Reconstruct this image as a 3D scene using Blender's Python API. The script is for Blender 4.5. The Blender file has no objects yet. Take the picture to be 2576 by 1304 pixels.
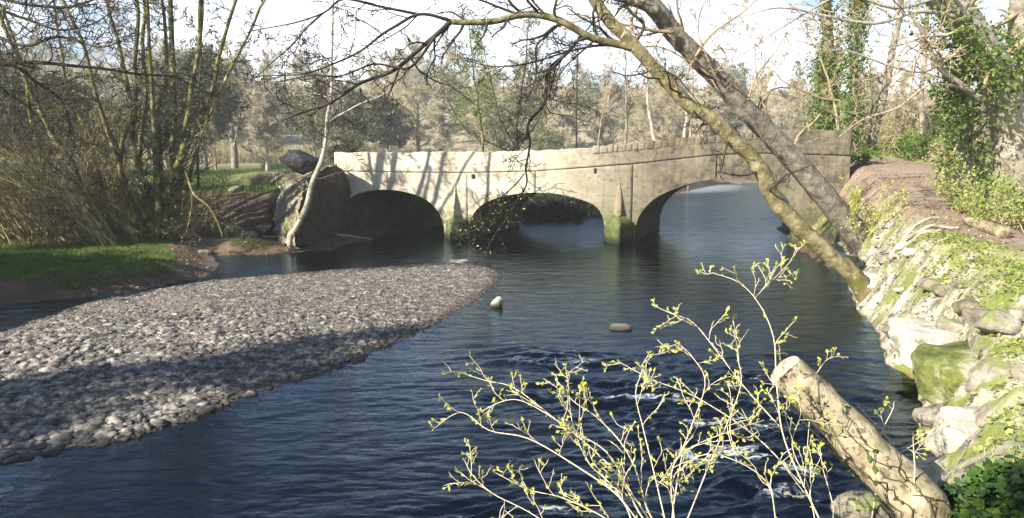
import bpy, math, random
import numpy as np
from mathutils import Vector
R = math.radians
rng = np.random.default_rng(7)
random.seed(7)
sc = bpy.context.scene
COL = sc.collection

# ------------------------------------------------------------------ camera
CH = 3.2; PW, PH, FPX = 2576.0, 1304.0, 1678.0
PITCH = math.atan(257.0/FPX)
cam = bpy.data.cameras.new('camera'); camo = bpy.data.objects.new('camera', cam); COL.objects.link(camo)
cam.sensor_width = 36.0; cam.lens = 36.0*FPX/PW; cam.clip_end = 1500; cam.clip_start = 0.05
camo.location = (0, 0, CH); camo.rotation_euler = (R(90)-PITCH, 0, 0)
sc.camera = camo
# ------------------------------------------------------------------ light
SUNEL = 29.0; SAZ = np.array([-0.80, -0.60]); SAZ = SAZ/np.linalg.norm(SAZ)
SUNV = np.array([SAZ[0]*math.cos(R(SUNEL)), SAZ[1]*math.cos(R(SUNEL)), math.sin(R(SUNEL))])
sun = bpy.data.lights.new('sun', 'SUN'); suno = bpy.data.objects.new('sun', sun); COL.objects.link(suno)
sun.energy = 5.0; sun.angle = R(0.5); sun.color = (1.0, 0.93, 0.80)
suno.rotation_euler = Vector(SUNV).to_track_quat('Z', 'Y').to_euler()
w = bpy.data.worlds.new('World'); sc.world = w; w.use_nodes = True
nt = w.node_tree; nt.nodes.clear()
n_out = nt.nodes.new('ShaderNodeOutputWorld'); n_bg = nt.nodes.new('ShaderNodeBackground')
n_sky = nt.nodes.new('ShaderNodeTexSky'); n_sky.sky_type = 'NISHITA'; n_sky.sun_disc = False
n_sky.sun_elevation = R(SUNEL); n_sky.sun_rotation = math.atan2(SAZ[0], SAZ[1])
n_sky.air_density = 1.0; n_sky.dust_density = 0.3; n_sky.ozone_density = 4.0
n_tc = nt.nodes.new('ShaderNodeTexCoord'); n_map = nt.nodes.new('ShaderNodeMapping')
n_map.inputs['Scale'].default_value = (1.0, 1.0, 3.2)
n_no = nt.nodes.new('ShaderNodeTexNoise'); n_no.inputs['Scale'].default_value = 2.1; n_no.inputs['Detail'].default_value = 8
n_no.inputs['Roughness'].default_value = 0.58
n_cr = nt.nodes.new('ShaderNodeValToRGB'); n_cr.color_ramp.elements[0].position = 0.38; n_cr.color_ramp.elements[1].position = 0.64
n_sep = nt.nodes.new('ShaderNodeSeparateXYZ')
n_el = nt.nodes.new('ShaderNodeMapRange')      # clouds thin out overhead
n_el.inputs['From Min'].default_value = 0.21; n_el.inputs['From Max'].default_value = 0.34
n_el.inputs['To Min'].default_value = 1.0; n_el.inputs['To Max'].default_value = 0.0
n_mu = nt.nodes.new('ShaderNodeMath'); n_mu.operation = 'MULTIPLY'
n_mx = nt.nodes.new('ShaderNodeMixRGB'); n_mx.inputs['Color2'].default_value = (13.5, 13.7, 14.3, 1)
L = nt.links.new
L(n_tc.outputs['Generated'], n_map.inputs['Vector']); L(n_map.outputs[0], n_no.inputs['Vector'])
L(n_no.outputs[0], n_cr.inputs[0]); L(n_tc.outputs['Generated'], n_sep.inputs[0]); L(n_sep.outputs['Z'], n_el.inputs['Value'])
L(n_cr.outputs[0], n_mu.inputs[0]); L(n_el.outputs[0], n_mu.inputs[1]); L(n_mu.outputs[0], n_mx.inputs['Fac'])
L(n_sky.outputs[0], n_mx.inputs['Color1']); L(n_mx.outputs[0], n_bg.inputs['Color'])
n_bg.inputs['Strength'].default_value = 0.07
L(n_bg.outputs[0], n_out.inputs['Surface'])
sc.view_settings.view_transform = 'Standard'; sc.view_settings.look = 'None'
sc.view_settings.exposure = 1.35; sc.view_settings.gamma = 1.0
sc.cycles.max_bounces = 6; sc.cycles.transparent_max_bounces = 12; sc.cycles.volume_bounces = 0
sc.cycles.caustics_reflective = False; sc.cycles.caustics_refractive = False
sc.cycles.use_denoising = True

# ------------------------------------------------------------------ pixel geometry
sp_, cp_ = math.sin(PITCH), math.cos(PITCH)
def ray(px, py):
    u = (px-PW/2)/FPX; v = (PH/2-py)/FPX
    return np.array([u, cp_+v*sp_, -sp_+v*cp_])
def P(px, py, Y):                       # the point seen at a pixel, at depth Y
    d = ray(px, py); t = Y/d[1]
    return np.array([d[0]*t, Y, CH+d[2]*t])
def W(px, py, z=0.0):                   # the point seen at a pixel, at height z
    d = ray(px, py); t = (z-CH)/d[2]
    return np.array([d[0]*t, d[1]*t, z])
def P3(l): return np.array([P(*a) for a in l])

# ------------------------------------------------------------------ noise
def _h(i, j, k, s):
    n = (i.astype(np.int64)*374761393 + j.astype(np.int64)*668265263 + k.astype(np.int64)*2147483647 + s*974634777) & 0x7fffffff
    n = ((n ^ (n >> 13))*1274126177) & 0x7fffffff
    return ((n ^ (n >> 16)) & 0xffff)/65535.0
def vn(p, s=0):                         # value noise -1..1
    p = np.asarray(p, float)
    if p.shape[-1] == 2: p = np.concatenate([p, np.zeros(p.shape[:-1]+(1,))], -1)
    f = np.floor(p); q = p-f; q = q*q*(3-2*q); f = f.astype(np.int64)
    r = 0
    for a in (0, 1):
        for b in (0, 1):
            for c in (0, 1):
                wgt = (q[..., 0] if a else 1-q[..., 0])*(q[..., 1] if b else 1-q[..., 1])*(q[..., 2] if c else 1-q[..., 2])
                r = r + wgt*_h(f[..., 0]+a, f[..., 1]+b, f[..., 2]+c, s)
    return r*2-1
def fbm(p, o=4, s=0, g=0.5):
    p = np.asarray(p, float); r = 0; a = 1.0; t = 0
    for i in range(o):
        r = r + a*vn(p*(2.0**i)+i*7.3, s+i); t += a; a *= g
    return r/t
def sstep(a, b, x):
    t = np.clip((x-a)/(b-a), 0, 1); return t*t*(3-2*t)

# ------------------------------------------------------------------ meshes
def mesh(name, V, F, mats=None, parent=None, smooth=False, attrs=None, uv=None, midx=None):
    """F: list of int arrays (n, k)"""
    V = np.asarray(V, np.float32).reshape(-1, 3)
    Fs = [np.asarray(f, np.int32) for f in F if len(f)]
    me = bpy.data.meshes.new(name)
    me.vertices.add(len(V)); me.vertices.foreach_set('co', V.ravel())
    loops = np.concatenate([f.ravel() for f in Fs]); tot = np.concatenate([np.full(len(f), f.shape[1], np.int32) for f in Fs])
    st = np.concatenate([[0], np.cumsum(tot)[:-1]]).astype(np.int32)
    me.loops.add(len(loops)); me.loops.foreach_set('vertex_index', loops)
    me.polygons.add(len(tot)); me.polygons.foreach_set('loop_start', st); me.polygons.foreach_set('loop_total', tot)
    if smooth: me.polygons.foreach_set('use_smooth', np.ones(len(tot), bool))
    if midx is not None: me.polygons.foreach_set('material_index', np.asarray(midx, np.int32))
    if uv is not None:
        l = me.uv_layers.new(name='UVMap'); l.data.foreach_set('uv', np.asarray(uv, np.float32)[loops].ravel())
    for k, a in (attrs or {}).items():
        at = me.attributes.new(k, 'FLOAT', 'POINT'); at.data.foreach_set('value', np.asarray(a, np.float32))
    me.update(calc_edges=True); me.validate()
    for m in (mats if isinstance(mats, (list, tuple)) else [mats]):
        if m: me.materials.append(m)
    o = bpy.data.objects.new(name, me); COL.objects.link(o)
    if parent is not None:
        o.parent = parent
    return o
def tag(o, label=None, cat=None, group=None, kind=None):
    if label: o['label'] = label
    if cat: o['category'] = cat
    if group: o['group'] = group
    if kind: o['kind'] = kind
    return o
def thing(name, label, cat, group=None, loc=(0, 0, 0)):
    o = bpy.data.objects.new(name, None); COL.objects.link(o); o.location = [float(c) for c in loc]
    return tag(o, label, cat, group)
def copy_tree(o, loc, rz=0, scale=1, label=None, parent=None):
    c = o.copy(); COL.objects.link(c); c.location = loc; c.rotation_euler = (0, 0, rz)
    c.scale = scale if hasattr(scale, '__len__') else (scale,)*3
    if label: c['label'] = label
    for ch in list(o.children):
        d = ch.copy(); COL.objects.link(d); d.parent = c
    return c
def norm(a): return a/np.maximum(np.linalg.norm(a, axis=-1, keepdims=True), 1e-9)
def smoothline(pts, k=6):               # catmull-rom through pts (n, d)
    pts = np.asarray(pts, float)
    p = np.vstack([2*pts[0]-pts[1], pts, 2*pts[-1]-pts[-2]]); out = []
    for i in range(1, len(p)-2):
        for t in np.arange(k)/k:
            out.append(0.5*((2*p[i])+(-p[i-1]+p[i+1])*t+(2*p[i-1]-5*p[i]+4*p[i+1]-p[i+2])*t*t+(-p[i-1]+3*p[i]-3*p[i+1]+p[i+2])*t**3))
    out.append(p[-2]); return np.array(out)
def tubes(br, sides=4, rough=0.0, seed=0):
    """list of (points (k,3), radii (k,)) -> V, F"""
    Vs, Fs, off = [], [], 0; g = {}
    for p, r in br: g.setdefault(len(p), []).append((p, r))
    a = np.arange(sides)*2*math.pi/sides; ca, sa = np.cos(a), np.sin(a)
    for k, l in g.items():
        Pn = np.array([x[0] for x in l]); Rn = np.array([x[1] for x in l]); n = len(l)
        T = norm(np.gradient(Pn, axis=1))
        D = norm(Pn[:, -1]-Pn[:, 0]); ref = np.where(np.abs(D[:, 2:3]) > 0.75, np.array([[1.0, 0.13, 0]]), np.array([[0, 0.1, 1.0]]))
        N1 = norm(np.cross(np.repeat(ref[:, None], k, 1), T)); N2 = np.cross(T, N1)
        ring = Pn[:, :, None]+Rn[:, :, None, None]*(ca[None, None, :, None]*N1[:, :, None]+sa[None, None, :, None]*N2[:, :, None])
        if rough:
            c = Pn[:, :, None]; dv = ring-c
            ring = c+dv*(1+rough*fbm(ring*np.array([6, 6, 3.0]), 4, seed)[..., None])
        Vs.append(ring.reshape(-1, 3))
        base = off+(np.arange(n)*k*sides)[:, None, None]+(np.arange(k-1)*sides)[None, :, None]
        j = np.arange(sides)[None, None, :]; j2 = (j+1) % sides
        Fs.append(np.stack([base+j, base+j2, base+j2+sides, base+j+sides], -1).reshape(-1, 4))
        off += n*k*sides
    return np.vstack(Vs), np.vstack(Fs)
def tube_obj(name, br, sides, m, parent, rough=0.0, smooth=True, seed=0):
    if not br: return None
    if sides >= 7: br = [(np.vstack([p[0]+(p[0]-p[1])*.004, p, p[-1]+(p[-1]-p[-2])*.004]), np.concatenate([[.001], r, [.001]])) for p, r in br]
    V, F = tubes(br, sides, rough, seed)
    return mesh(name, V, [F], m, parent, smooth)
def rel(br, o): o = np.asarray(o); return [(p-o, r) for p, r in br]

def grow(start, d, Ln, r, lev, out, ch=(7, 5, 4), ratio=0.5, wig=0.22, up=0.05, ang=(30, 65), k=5, rr=0.55, tmin=0.2, flat=1.0):
    d = np.asarray(d, float)/np.linalg.norm(d); pts = [np.asarray(start, float)]; cd = d
    st = Ln/(k-1)
    for i in range(k-1):
        cd = cd+rng.normal(0, wig, 3)*np.array([1, flat, 1])+np.array([0, 0, up]); cd /= np.linalg.norm(cd)
        pts.append(pts[-1]+cd*st)
    pts = np.array(pts); rad = r*np.linspace(1, 0.35, k)
    out.append((pts, rad, lev))
    if lev < len(ch): kids(pts, rad, Ln, lev, out, ch, ratio, wig, up, ang, k, rr, tmin, flat)
def kids(pts, rad, Ln, lev, out, ch, ratio=0.5, wig=0.22, up=0.05, ang=(30, 65), k=5, rr=0.55, tmin=0.2, flat=1.0):
    n = ch[lev]; m = len(pts)
    for i in range(n):
        t = tmin+(1-tmin)*(i+rng.random())/n; f = t*(m-1); a = min(int(f), m-2); q = f-a
        p = pts[a]*(1-q)+pts[a+1]*q; rp = rad[a]*(1-q)+rad[a+1]*q
        tg = pts[a+1]-pts[a]; tg = tg/max(np.linalg.norm(tg), 1e-9)
        s = rng.normal(0, 1, 3)*np.array([1, flat, 1]); s = s-tg*s.dot(tg); s /= max(np.linalg.norm(s), 1e-6)
        A = R(rng.uniform(*ang)); nd = tg*math.cos(A)+s*math.sin(A)
        grow(p, nd, Ln*ratio*rng.uniform(0.55, 1.15)*(1.15-0.55*t), rp*rr, lev+1, out, ch, ratio, wig, up, ang, k, rr, tmin, flat)
def split(out): return [(p, r) for p, r, l in out]
def leafs(pts, size, jitter=0.0, tilt=1.0, aspect=0.6):
    """diamond leaves at points"""
    n = len(pts); c = pts+rng.normal(0, 1, (n, 3))*jitter
    a = norm(rng.normal(0, 1, (n, 3))*np.array([1, 1, tilt])); b = norm(np.cross(a, rng.normal(0, 1, (n, 3))))
    s = size*rng.uniform(0.5, 1.3, (n, 1))
    nn = np.cross(a, b)*s*0.25
    V = np.stack([c-a*s, c+b*s*aspect+nn, c+a*s, c-b*s*aspect+nn], 1).reshape(-1, 3)
    F = np.arange(n)[:, None]*4
    return V, np.concatenate([F+[[0, 1, 2]], F+[[0, 2, 3]]])
def ends(out, lev, along=3):
    res = []
    for p, r, l in out:
        if l >= lev:
            for t in rng.random(along): res.append(p[min(int(t*len(p)), len(p)-1)])
    return np.array(res)

# ------------------------------------------------------------------ materials
def mat(name, stops, scale=4.0, rough=0.85, bump=0.3, bscale=None, detail=6, coord='Object', stretch=(1, 1, 1), spec=0.3, dist=0.02, extra=None, trans=0.0):
    m = bpy.data.materials.new(name); m.use_nodes = True; t = m.node_tree; b = t.nodes['Principled BSDF']
    tc = t.nodes.new('ShaderNodeTexCoord'); mp = t.nodes.new('ShaderNodeMapping'); mp.inputs['Scale'].default_value = stretch
    if coord == 'World':
        g = t.nodes.new('ShaderNodeNewGeometry'); t.links.new(g.outputs['Position'], mp.inputs[0])
    else: t.links.new(tc.outputs[coord], mp.inputs[0])
    n = t.nodes.new('ShaderNodeTexNoise'); n.inputs['Scale'].default_value = scale; n.inputs['Detail'].default_value = detail; n.inputs['Roughness'].default_value = 0.6
    t.links.new(mp.outputs[0], n.inputs['Vector'])
    cr = t.nodes.new('ShaderNodeValToRGB'); e = cr.color_ramp.elements
    while len(e) < len(stops): e.new(0.5)
    for i, (p, c) in enumerate(stops): e[i].position = p; e[i].color = (*c, 1)
    t.links.new(n.outputs[0], cr.inputs[0]); t.links.new(cr.outputs[0], b.inputs['Base Color'])
    b.inputs['Roughness'].default_value = rough; b.inputs['Specular IOR Level'].default_value = spec
    if bump:
        n2 = t.nodes.new('ShaderNodeTexNoise'); n2.inputs['Scale'].default_value = bscale or scale*4; n2.inputs['Detail'].default_value = 8; n2.inputs['Roughness'].default_value = 0.65
        t.links.new(mp.outputs[0], n2.inputs['Vector']); bp = t.nodes.new('ShaderNodeBump'); bp.inputs['Strength'].default_value = bump; bp.inputs['Distance'].default_value = dist
        t.links.new(n2.outputs[0], bp.inputs['Height']); t.links.new(bp.outputs[0], b.inputs['Normal'])
    if trans:
        tr = t.nodes.new('ShaderNodeBsdfTranslucent'); ms = t.nodes.new('ShaderNodeMixShader'); ms.inputs[0].default_value = trans
        t.links.new(cr.outputs[0], tr.inputs[0]); t.links.new(b.outputs[0], ms.inputs[1]); t.links.new(tr.outputs[0], ms.inputs[2])
        t.links.new(ms.outputs[0], t.nodes['Material Output'].inputs['Surface'])
    m['_n'] = 1
    return m
def N(m, typ): return m.node_tree.nodes.new(typ)
def over(m, fac, color):                # lay a colour over the base colour where fac
    t = m.node_tree; b = t.nodes['Principled BSDF']; src = b.inputs['Base Color'].links[0].from_socket
    mx = N(m, 'ShaderNodeMixRGB'); t.links.new(fac, mx.inputs['Fac']); t.links.new(src, mx.inputs['Color1'])
    if hasattr(color, 'links'): t.links.new(color, mx.inputs['Color2'])
    else: mx.inputs['Color2'].default_value = (*color, 1)
    for l in list(src.links):           # every user of the old colour takes the new one
        if l.to_node != mx and l.to_socket.name in ('Base Color', 'Color') : t.links.new(mx.outputs[0], l.to_socket)
    t.links.new(mx.outputs[0], b.inputs['Base Color']); return mx
def rampf(m, sock, a, b_):
    r = N(m, 'ShaderNodeMapRange'); r.inputs['From Min'].default_value = a; r.inputs['From Max'].default_value = b_
    r.clamp = True; m.node_tree.links.new(sock, r.inputs['Value']); return r.outputs[0]
def mulf(m, a, b):
    r = N(m, 'ShaderNodeMath'); r.operation = 'MULTIPLY'; m.node_tree.links.new(a, r.inputs[0])
    if isinstance(b, float): r.inputs[1].default_value = b
    else: m.node_tree.links.new(b, r.inputs[1])
    return r.outputs[0]
def noisef(m, scale, a, b, stretch=(1, 1, 1), world=True, detail=5):
    mp = N(m, 'ShaderNodeMapping'); mp.inputs['Scale'].default_value = stretch
    if world == 'UV': g = N(m, 'ShaderNodeTexCoord'); m.node_tree.links.new(g.outputs['UV'], mp.inputs[0])
    else: g = N(m, 'ShaderNodeNewGeometry'); m.node_tree.links.new(g.outputs['Position'], mp.inputs[0])
    n = N(m, 'ShaderNodeTexNoise'); n.inputs['Scale'].default_value = scale; n.inputs['Detail'].default_value = detail
    n.inputs['Roughness'].default_value = 0.62
    m.node_tree.links.new(mp.outputs[0], n.inputs['Vector']); return rampf(m, n.outputs[0], a, b)
def attrf(m, name):
    a = N(m, 'ShaderNodeAttribute'); a.attribute_name = name; return a.outputs['Fac']
def upf(m, a, b):
    g = N(m, 'ShaderNodeNewGeometry'); s = N(m, 'ShaderNodeSeparateXYZ'); m.node_tree.links.new(g.outputs['Normal'], s.inputs[0])
    return rampf(m, s.outputs['Z'], a, b)
def zf(m, a, b):
    g = N(m, 'ShaderNodeNewGeometry'); s = N(m, 'ShaderNodeSeparateXYZ'); m.node_tree.links.new(g.outputs['Position'], s.inputs[0])
    return rampf(m, s.outputs['Z'], a, b)

M = {}
# ground
g = mat('ground', [(0.3, (0.055, 0.038, 0.022)), (0.55, (0.11, 0.078, 0.048)), (0.75, (0.17, 0.125, 0.08))], 1.3, 0.95, 0.6, 14, coord='World', dist=0.05)
over(g, mulf(g, attrf(g, 'path'), 0.95), (0.30, 0.225, 0.165))
over(g, mulf(g, attrf(g, 'path'), noisef(g, 3.0, 0.45, 0.75, (1, 2.5, 1))), (0.19, 0.14, 0.10))
over(g, mulf(g, attrf(g, 'grass'), noisef(g, 2.2, 0.25, 0.5)), (0.055, 0.10, 0.018))
over(g, mulf(g, attrf(g, 'grass'), noisef(g, 0.7, 0.5, 0.75)), (0.10, 0.17, 0.03))
over(g, mulf(g, mulf(g, attrf(g, 'dry'), attrf(g, 'grass')), noisef(g, 1.6, 0.3, 0.55)), (0.33, 0.32, 0.14))
over(g, mulf(g, mulf(g, attrf(g, 'dry'), attrf(g, 'grass')), noisef(g, 2.6, 0.5, 0.65)), (0.42, 0.37, 0.25))
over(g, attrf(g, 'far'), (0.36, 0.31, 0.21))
over(g, attrf(g, 'bar'), (0.15, 0.13, 0.11))
over(g, mulf(g, attrf(g, 'bar'), noisef(g, 22, 0.5, 0.6)), (0.30, 0.265, 0.21))
over(g, attrf(g, 'rocky'), (0.46, 0.42, 0.34))
over(g, mulf(g, attrf(g, 'rocky'), noisef(g, 3.5, 0.48, 0.60)), (0.19, 0.165, 0.12))
over(g, mulf(g, attrf(g, 'rocky'), noisef(g, 5.5, 0.56, 0.61, (1, 1, 1.8))), (0.055, 0.045, 0.03))
over(g, mulf(g, attrf(g, 'rocky'), noisef(g, 1.3, 0.52, 0.62)), (0.19, 0.22, 0.055))
over(g, attrf(g, 'bed'), (0.15, 0.09, 0.04))
over(g, mulf(g, attrf(g, 'bed'), noisef(g, 5.0, 0.5, 0.62)), (0.26, 0.155, 0.07))
M['ground'] = g
M['gravel_bed'] = mat('gravel_bed', [(0.35, (0.06, 0.055, 0.05)), (0.65, (0.17, 0.16, 0.145))], 18, 0.9, 1.0, 30, coord='World', dist=0.04)
st_ = mat('stone_pebble', [(0.3, (0.03, 0.028, 0.026)), (0.5, (0.13, 0.118, 0.105)), (0.74, (0.46, 0.41, 0.34))], 7, 0.75, 0.4, 60, coord='World', dist=0.01, detail=2)
over(st_, zf(st_, 0.055, 0.015), (0.05, 0.043, 0.035))
M['pebble'] = st_
# bark
def bark(name, a, b, c, moss=None, mossf=(0.5, 0.7), sc_=3.0, lent=False):
    m = mat(name, [(0.3, a), (0.52, b), (0.72, c)], sc_, 0.85, 1.0, 18, coord='World', dist=0.045)
    if moss: over(m, noisef(m, 1.7, *mossf), moss)
    if lent: over(m, noisef(m, 5.5, 0.60, 0.66, (1, 1, 1.0)), (0.42, 0.37, 0.26))
    return m
M['bark_alder'] = bark('bark_alder', (0.06, 0.05, 0.022), (0.24, 0.20, 0.10), (0.44, 0.385, 0.23), (0.13, 0.13, 0.025), (0.5, 0.66), 5.0, lent=True)
M['bark_grey'] = bark('bark_grey', (0.09, 0.075, 0.055), (0.235, 0.205, 0.16), (0.38, 0.34, 0.27), None, sc_=5.0, lent=True)
M['bark_coppice'] = bark('bark_coppice', (0.02, 0.017, 0.008), (0.13, 0.115, 0.04), (0.50, 0.44, 0.20), (0.15, 0.145, 0.03), (0.5, 0.6), 4.0)  # strong dark mottling puts the twigs' dappled shade into the bark colour
M['bark_pale'] = bark('bark_pale', (0.20, 0.17, 0.13), (0.42, 0.375, 0.30), (0.58, 0.53, 0.44))
M['twig_dark'] = mat('twig_dark', [(0.4, (0.028, 0.022, 0.015)), (0.7, (0.085, 0.068, 0.045))], 3, 0.8, 0, coord='World')
M['twig_tan'] = mat('twig_tan', [(0.3, (0.22, 0.16, 0.09)), (0.7, (0.42, 0.34, 0.22))], 3, 0.8, 0, coord='World')
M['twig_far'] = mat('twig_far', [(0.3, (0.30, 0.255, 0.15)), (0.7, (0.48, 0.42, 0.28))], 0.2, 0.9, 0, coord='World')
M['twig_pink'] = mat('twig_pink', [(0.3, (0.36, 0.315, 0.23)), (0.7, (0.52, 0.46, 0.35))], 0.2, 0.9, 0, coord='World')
M['willow'] = mat('willow', [(0.3, (0.14, 0.115, 0.04)), (0.7, (0.44, 0.375, 0.18))], 4, 0.7, 0, coord='World')
M['shrub_stem'] = mat('shrub_stem', [(0.3, (0.48, 0.38, 0.25)), (0.6, (0.66, 0.56, 0.42)), (0.75, (0.75, 0.66, 0.52))], 9, 0.6, 0.3, 60, coord='World', dist=0.003)
def leafm(name, a, b, c, s=1.5, tr=0.35): return mat(name, [(0.3, a), (0.5, b), (0.7, c)], s, 0.6, 0, coord='World', trans=tr)
M['leaf_young'] = leafm('leaf_young', (0.30, 0.38, 0.03), (0.48, 0.52, 0.08), (0.62, 0.56, 0.22), 14)
M['leaf_green'] = leafm('leaf_green', (0.05, 0.11, 0.012), (0.10, 0.19, 0.02), (0.18, 0.28, 0.04), 3)
M['leaf_ivy'] = leafm('leaf_ivy', (0.045, 0.09, 0.015), (0.12, 0.19, 0.035), (0.28, 0.34, 0.09), 3)
M['leaf_dark'] = leafm('leaf_dark', (0.022, 0.032, 0.014), (0.05, 0.065, 0.028), (0.11, 0.12, 0.05), 0.5, 0.2)
M['leaf_olive'] = leafm('leaf_olive', (0.075, 0.09, 0.04), (0.145, 0.155, 0.075), (0.22, 0.23, 0.12), 0.5, 0.2)
M['leaf_cover'] = leafm('leaf_cover', (0.018, 0.045, 0.012), (0.045, 0.10, 0.022), (0.12, 0.20, 0.04), 2.5, 0.25)
M['leaf_bright'] = leafm('leaf_bright', (0.16, 0.22, 0.04), (0.30, 0.36, 0.09), (0.46, 0.47, 0.20), 2.0)
M['litter'] = leafm('litter', (0.09, 0.055, 0.03), (0.20, 0.14, 0.085), (0.36, 0.28, 0.18), 9, 0.1)
M['leaf_straw'] = leafm('leaf_straw', (0.26, 0.22, 0.11), (0.40, 0.35, 0.18), (0.5, 0.46, 0.26), 3)
M['grass'] = leafm('grass', (0.05, 0.10, 0.015), (0.11, 0.18, 0.025), (0.26, 0.28, 0.09), 2.0, 0.3)
# masonry; UV = metres along the bridge and up
def masonry(name, warm=1.0):
    m = mat(name, [(0.30, (0.44, 0.385, 0.28)), (0.5, (0.58, 0.52, 0.40)), (0.72, (0.70, 0.645, 0.53))], 1.1, 0.9, 0.55, 9, coord='World', dist=0.035)
    t = m.node_tree; uvn = N(m, 'ShaderNodeTexCoord'); s = N(m, 'ShaderNodeSeparateXYZ'); t.links.new(uvn.outputs['UV'], s.inputs[0])
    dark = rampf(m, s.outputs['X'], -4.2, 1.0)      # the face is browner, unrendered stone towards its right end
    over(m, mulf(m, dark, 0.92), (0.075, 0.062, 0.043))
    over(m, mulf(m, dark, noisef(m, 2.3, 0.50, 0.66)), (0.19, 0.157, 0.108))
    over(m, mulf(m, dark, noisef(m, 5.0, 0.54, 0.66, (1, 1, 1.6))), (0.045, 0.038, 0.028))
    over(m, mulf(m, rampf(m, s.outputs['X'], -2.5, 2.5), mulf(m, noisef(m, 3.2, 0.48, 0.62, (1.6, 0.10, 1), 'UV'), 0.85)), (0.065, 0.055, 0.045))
    bk = N(m, 'ShaderNodeTexBrick'); t.links.new(uvn.outputs['UV'], bk.inputs['Vector']); bk.inputs['Scale'].default_value = 1.0; bk.inputs['Brick Width'].default_value = 2.1; bk.inputs['Row Height'].default_value = 0.58
    bk.inputs['Mortar Size'].default_value = 0.012; bk.inputs['Mortar Smooth'].default_value = 0.4; bk.offset = 0.37
    over(m, mulf(m, mulf(m, bk.outputs['Fac'], 0.6), mulf(m, dark, noisef(m, 1.4, 0.36, 0.55))), (0.04, 0.033, 0.024))
    over(m, mulf(m, noisef(m, 2.6, 0.52, 0.72), 0.55), (0.30, 0.25, 0.14))
    over(m, mulf(m, noisef(m, 1.1, 0.56, 0.74, (1, 0.35, 1), 'UV'), 0.6), (0.36, 0.30, 0.12))
    over(m, mulf(m, noisef(m, 9.0, 0.50, 0.70), 0.40), (0.20, 0.17, 0.115))
    over(m, mulf(m, noisef(m, 0.9, 0.50, 0.72), 0.5), (0.30, 0.265, 0.19))
    # algae and wet at the waterline
    over(m, mulf(m, zf(m, 1.6, 0.55), noisef(m, 2.5, 0.36, 0.58)), (0.085, 0.105, 0.02))
    over(m, mulf(m, zf(m, 0.28, 0.08), 0.85), (0.035, 0.035, 0.02))
    return m
M['masonry'] = masonry('masonry')
M['masonry_moss'] = masonry('masonry_moss'); over(M['masonry_moss'], mulf(M['masonry_moss'], zf(M['masonry_moss'], 1.7, 0.75), noisef(M['masonry_moss'], 2.6, 0.34, 0.56)), (0.055, 0.075, 0.014)); over(M['masonry_moss'], mulf(M['masonry_moss'], zf(M['masonry_moss'], 1.3, 0.9), noisef(M['masonry_moss'], 7, 0.48, 0.62)), (0.11, 0.13, 0.03)); over(M['masonry_moss'], zf(M['masonry_moss'], 0.30, 0.1), (0.02, 0.022, 0.012))
M['barrel'] = mat('shaded_barrel_stone', [(0.3, (0.05, 0.042, 0.03)), (0.7, (0.13, 0.11, 0.08))], 2.0, 0.8, 0.6, 8, coord='World', dist=0.04)  # stone darkened so the shade inside the arches is in its colour
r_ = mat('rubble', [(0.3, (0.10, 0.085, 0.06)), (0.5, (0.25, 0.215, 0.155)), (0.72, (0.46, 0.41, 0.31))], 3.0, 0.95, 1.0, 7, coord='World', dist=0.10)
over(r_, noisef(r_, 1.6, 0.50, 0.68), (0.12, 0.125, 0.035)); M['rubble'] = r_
M['rubble_shaded'] = mat('rubble_shaded', [(0.3, (0.03, 0.025, 0.018)), (0.6, (0.075, 0.062, 0.042)), (0.8, (0.14, 0.12, 0.08))], 3.0, 0.95, 1.0, 7, coord='World', dist=0.10)  # darker copy of the rubble: the wing wall's shade put into its colour
r_ = mat('rock', [(0.3, (0.14, 0.12, 0.09)), (0.52, (0.29, 0.26, 0.20)), (0.74, (0.47, 0.435, 0.36))], 3.4, 0.9, 1.0, 9, coord='World', dist=0.06)
over(r_, mulf(r_, upf(r_, 0.25, 0.8), noisef(r_, 2.0, 0.47, 0.62)), (0.24, 0.29, 0.07))
over(r_, zf(r_, 0.16, 0.04), (0.06, 0.05, 0.04)); M['rock'] = r_
r_ = mat('rock_white', [(0.3, (0.30, 0.27, 0.21)), (0.5, (0.52, 0.485, 0.41)), (0.66, (0.70, 0.665, 0.59))], 3.0, 0.9, 1.0, 9, coord='World', dist=0.05)
over(r_, mulf(r_, noisef(r_, 1.5, 0.60, 0.72), 0.8), (0.32, 0.34, 0.12))
over(r_, zf(r_, 0.14, 0.03), (0.10, 0.085, 0.06)); M['rock_white'] = r_
r_ = mat('rock_moss', [(0.3, (0.06, 0.075, 0.02)), (0.5, (0.20, 0.22, 0.06)), (0.64, (0.46, 0.43, 0.31))], 3.2, 0.95, 1.0, 18, coord='World', dist=0.06)
over(r_, zf(r_, 0.20, 0.05), (0.06, 0.055, 0.035)); M['rock_moss'] = r_
r_ = mat('rock_dark', [(0.3, (0.015, 0.016, 0.02)), (0.6, (0.04, 0.041, 0.045)), (0.8, (0.15, 0.15, 0.10))], 2.5, 0.7, 0.7, 9, coord='World', dist=0.05); M['rock_dark'] = r_
M['log'] = bark('log_bark', (0.13, 0.10, 0.06), (0.33, 0.275, 0.175), (0.56, 0.49, 0.35), (0.17, 0.17, 0.05), (0.56, 0.70), 7.0)
for n_ in M['log'].node_tree.nodes:
    if n_.type == 'BUMP': n_.inputs['Strength'].default_value = 1.0; n_.inputs['Distance'].default_value = 0.03
over(M['log'], mulf(M['log'], noisef(M['log'], 15, .55, .61, (1.4, .7, 1)), .75), (0.07, 0.052, 0.032))
M['leaf_shaded'] = leafm('leaf_shaded', (0.008, 0.011, 0.005), (0.016, 0.022, 0.009), (0.035, 0.04, 0.018), 1.0, 0.1)  # near-black leaves: the shade beyond the arches put into their colour
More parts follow.
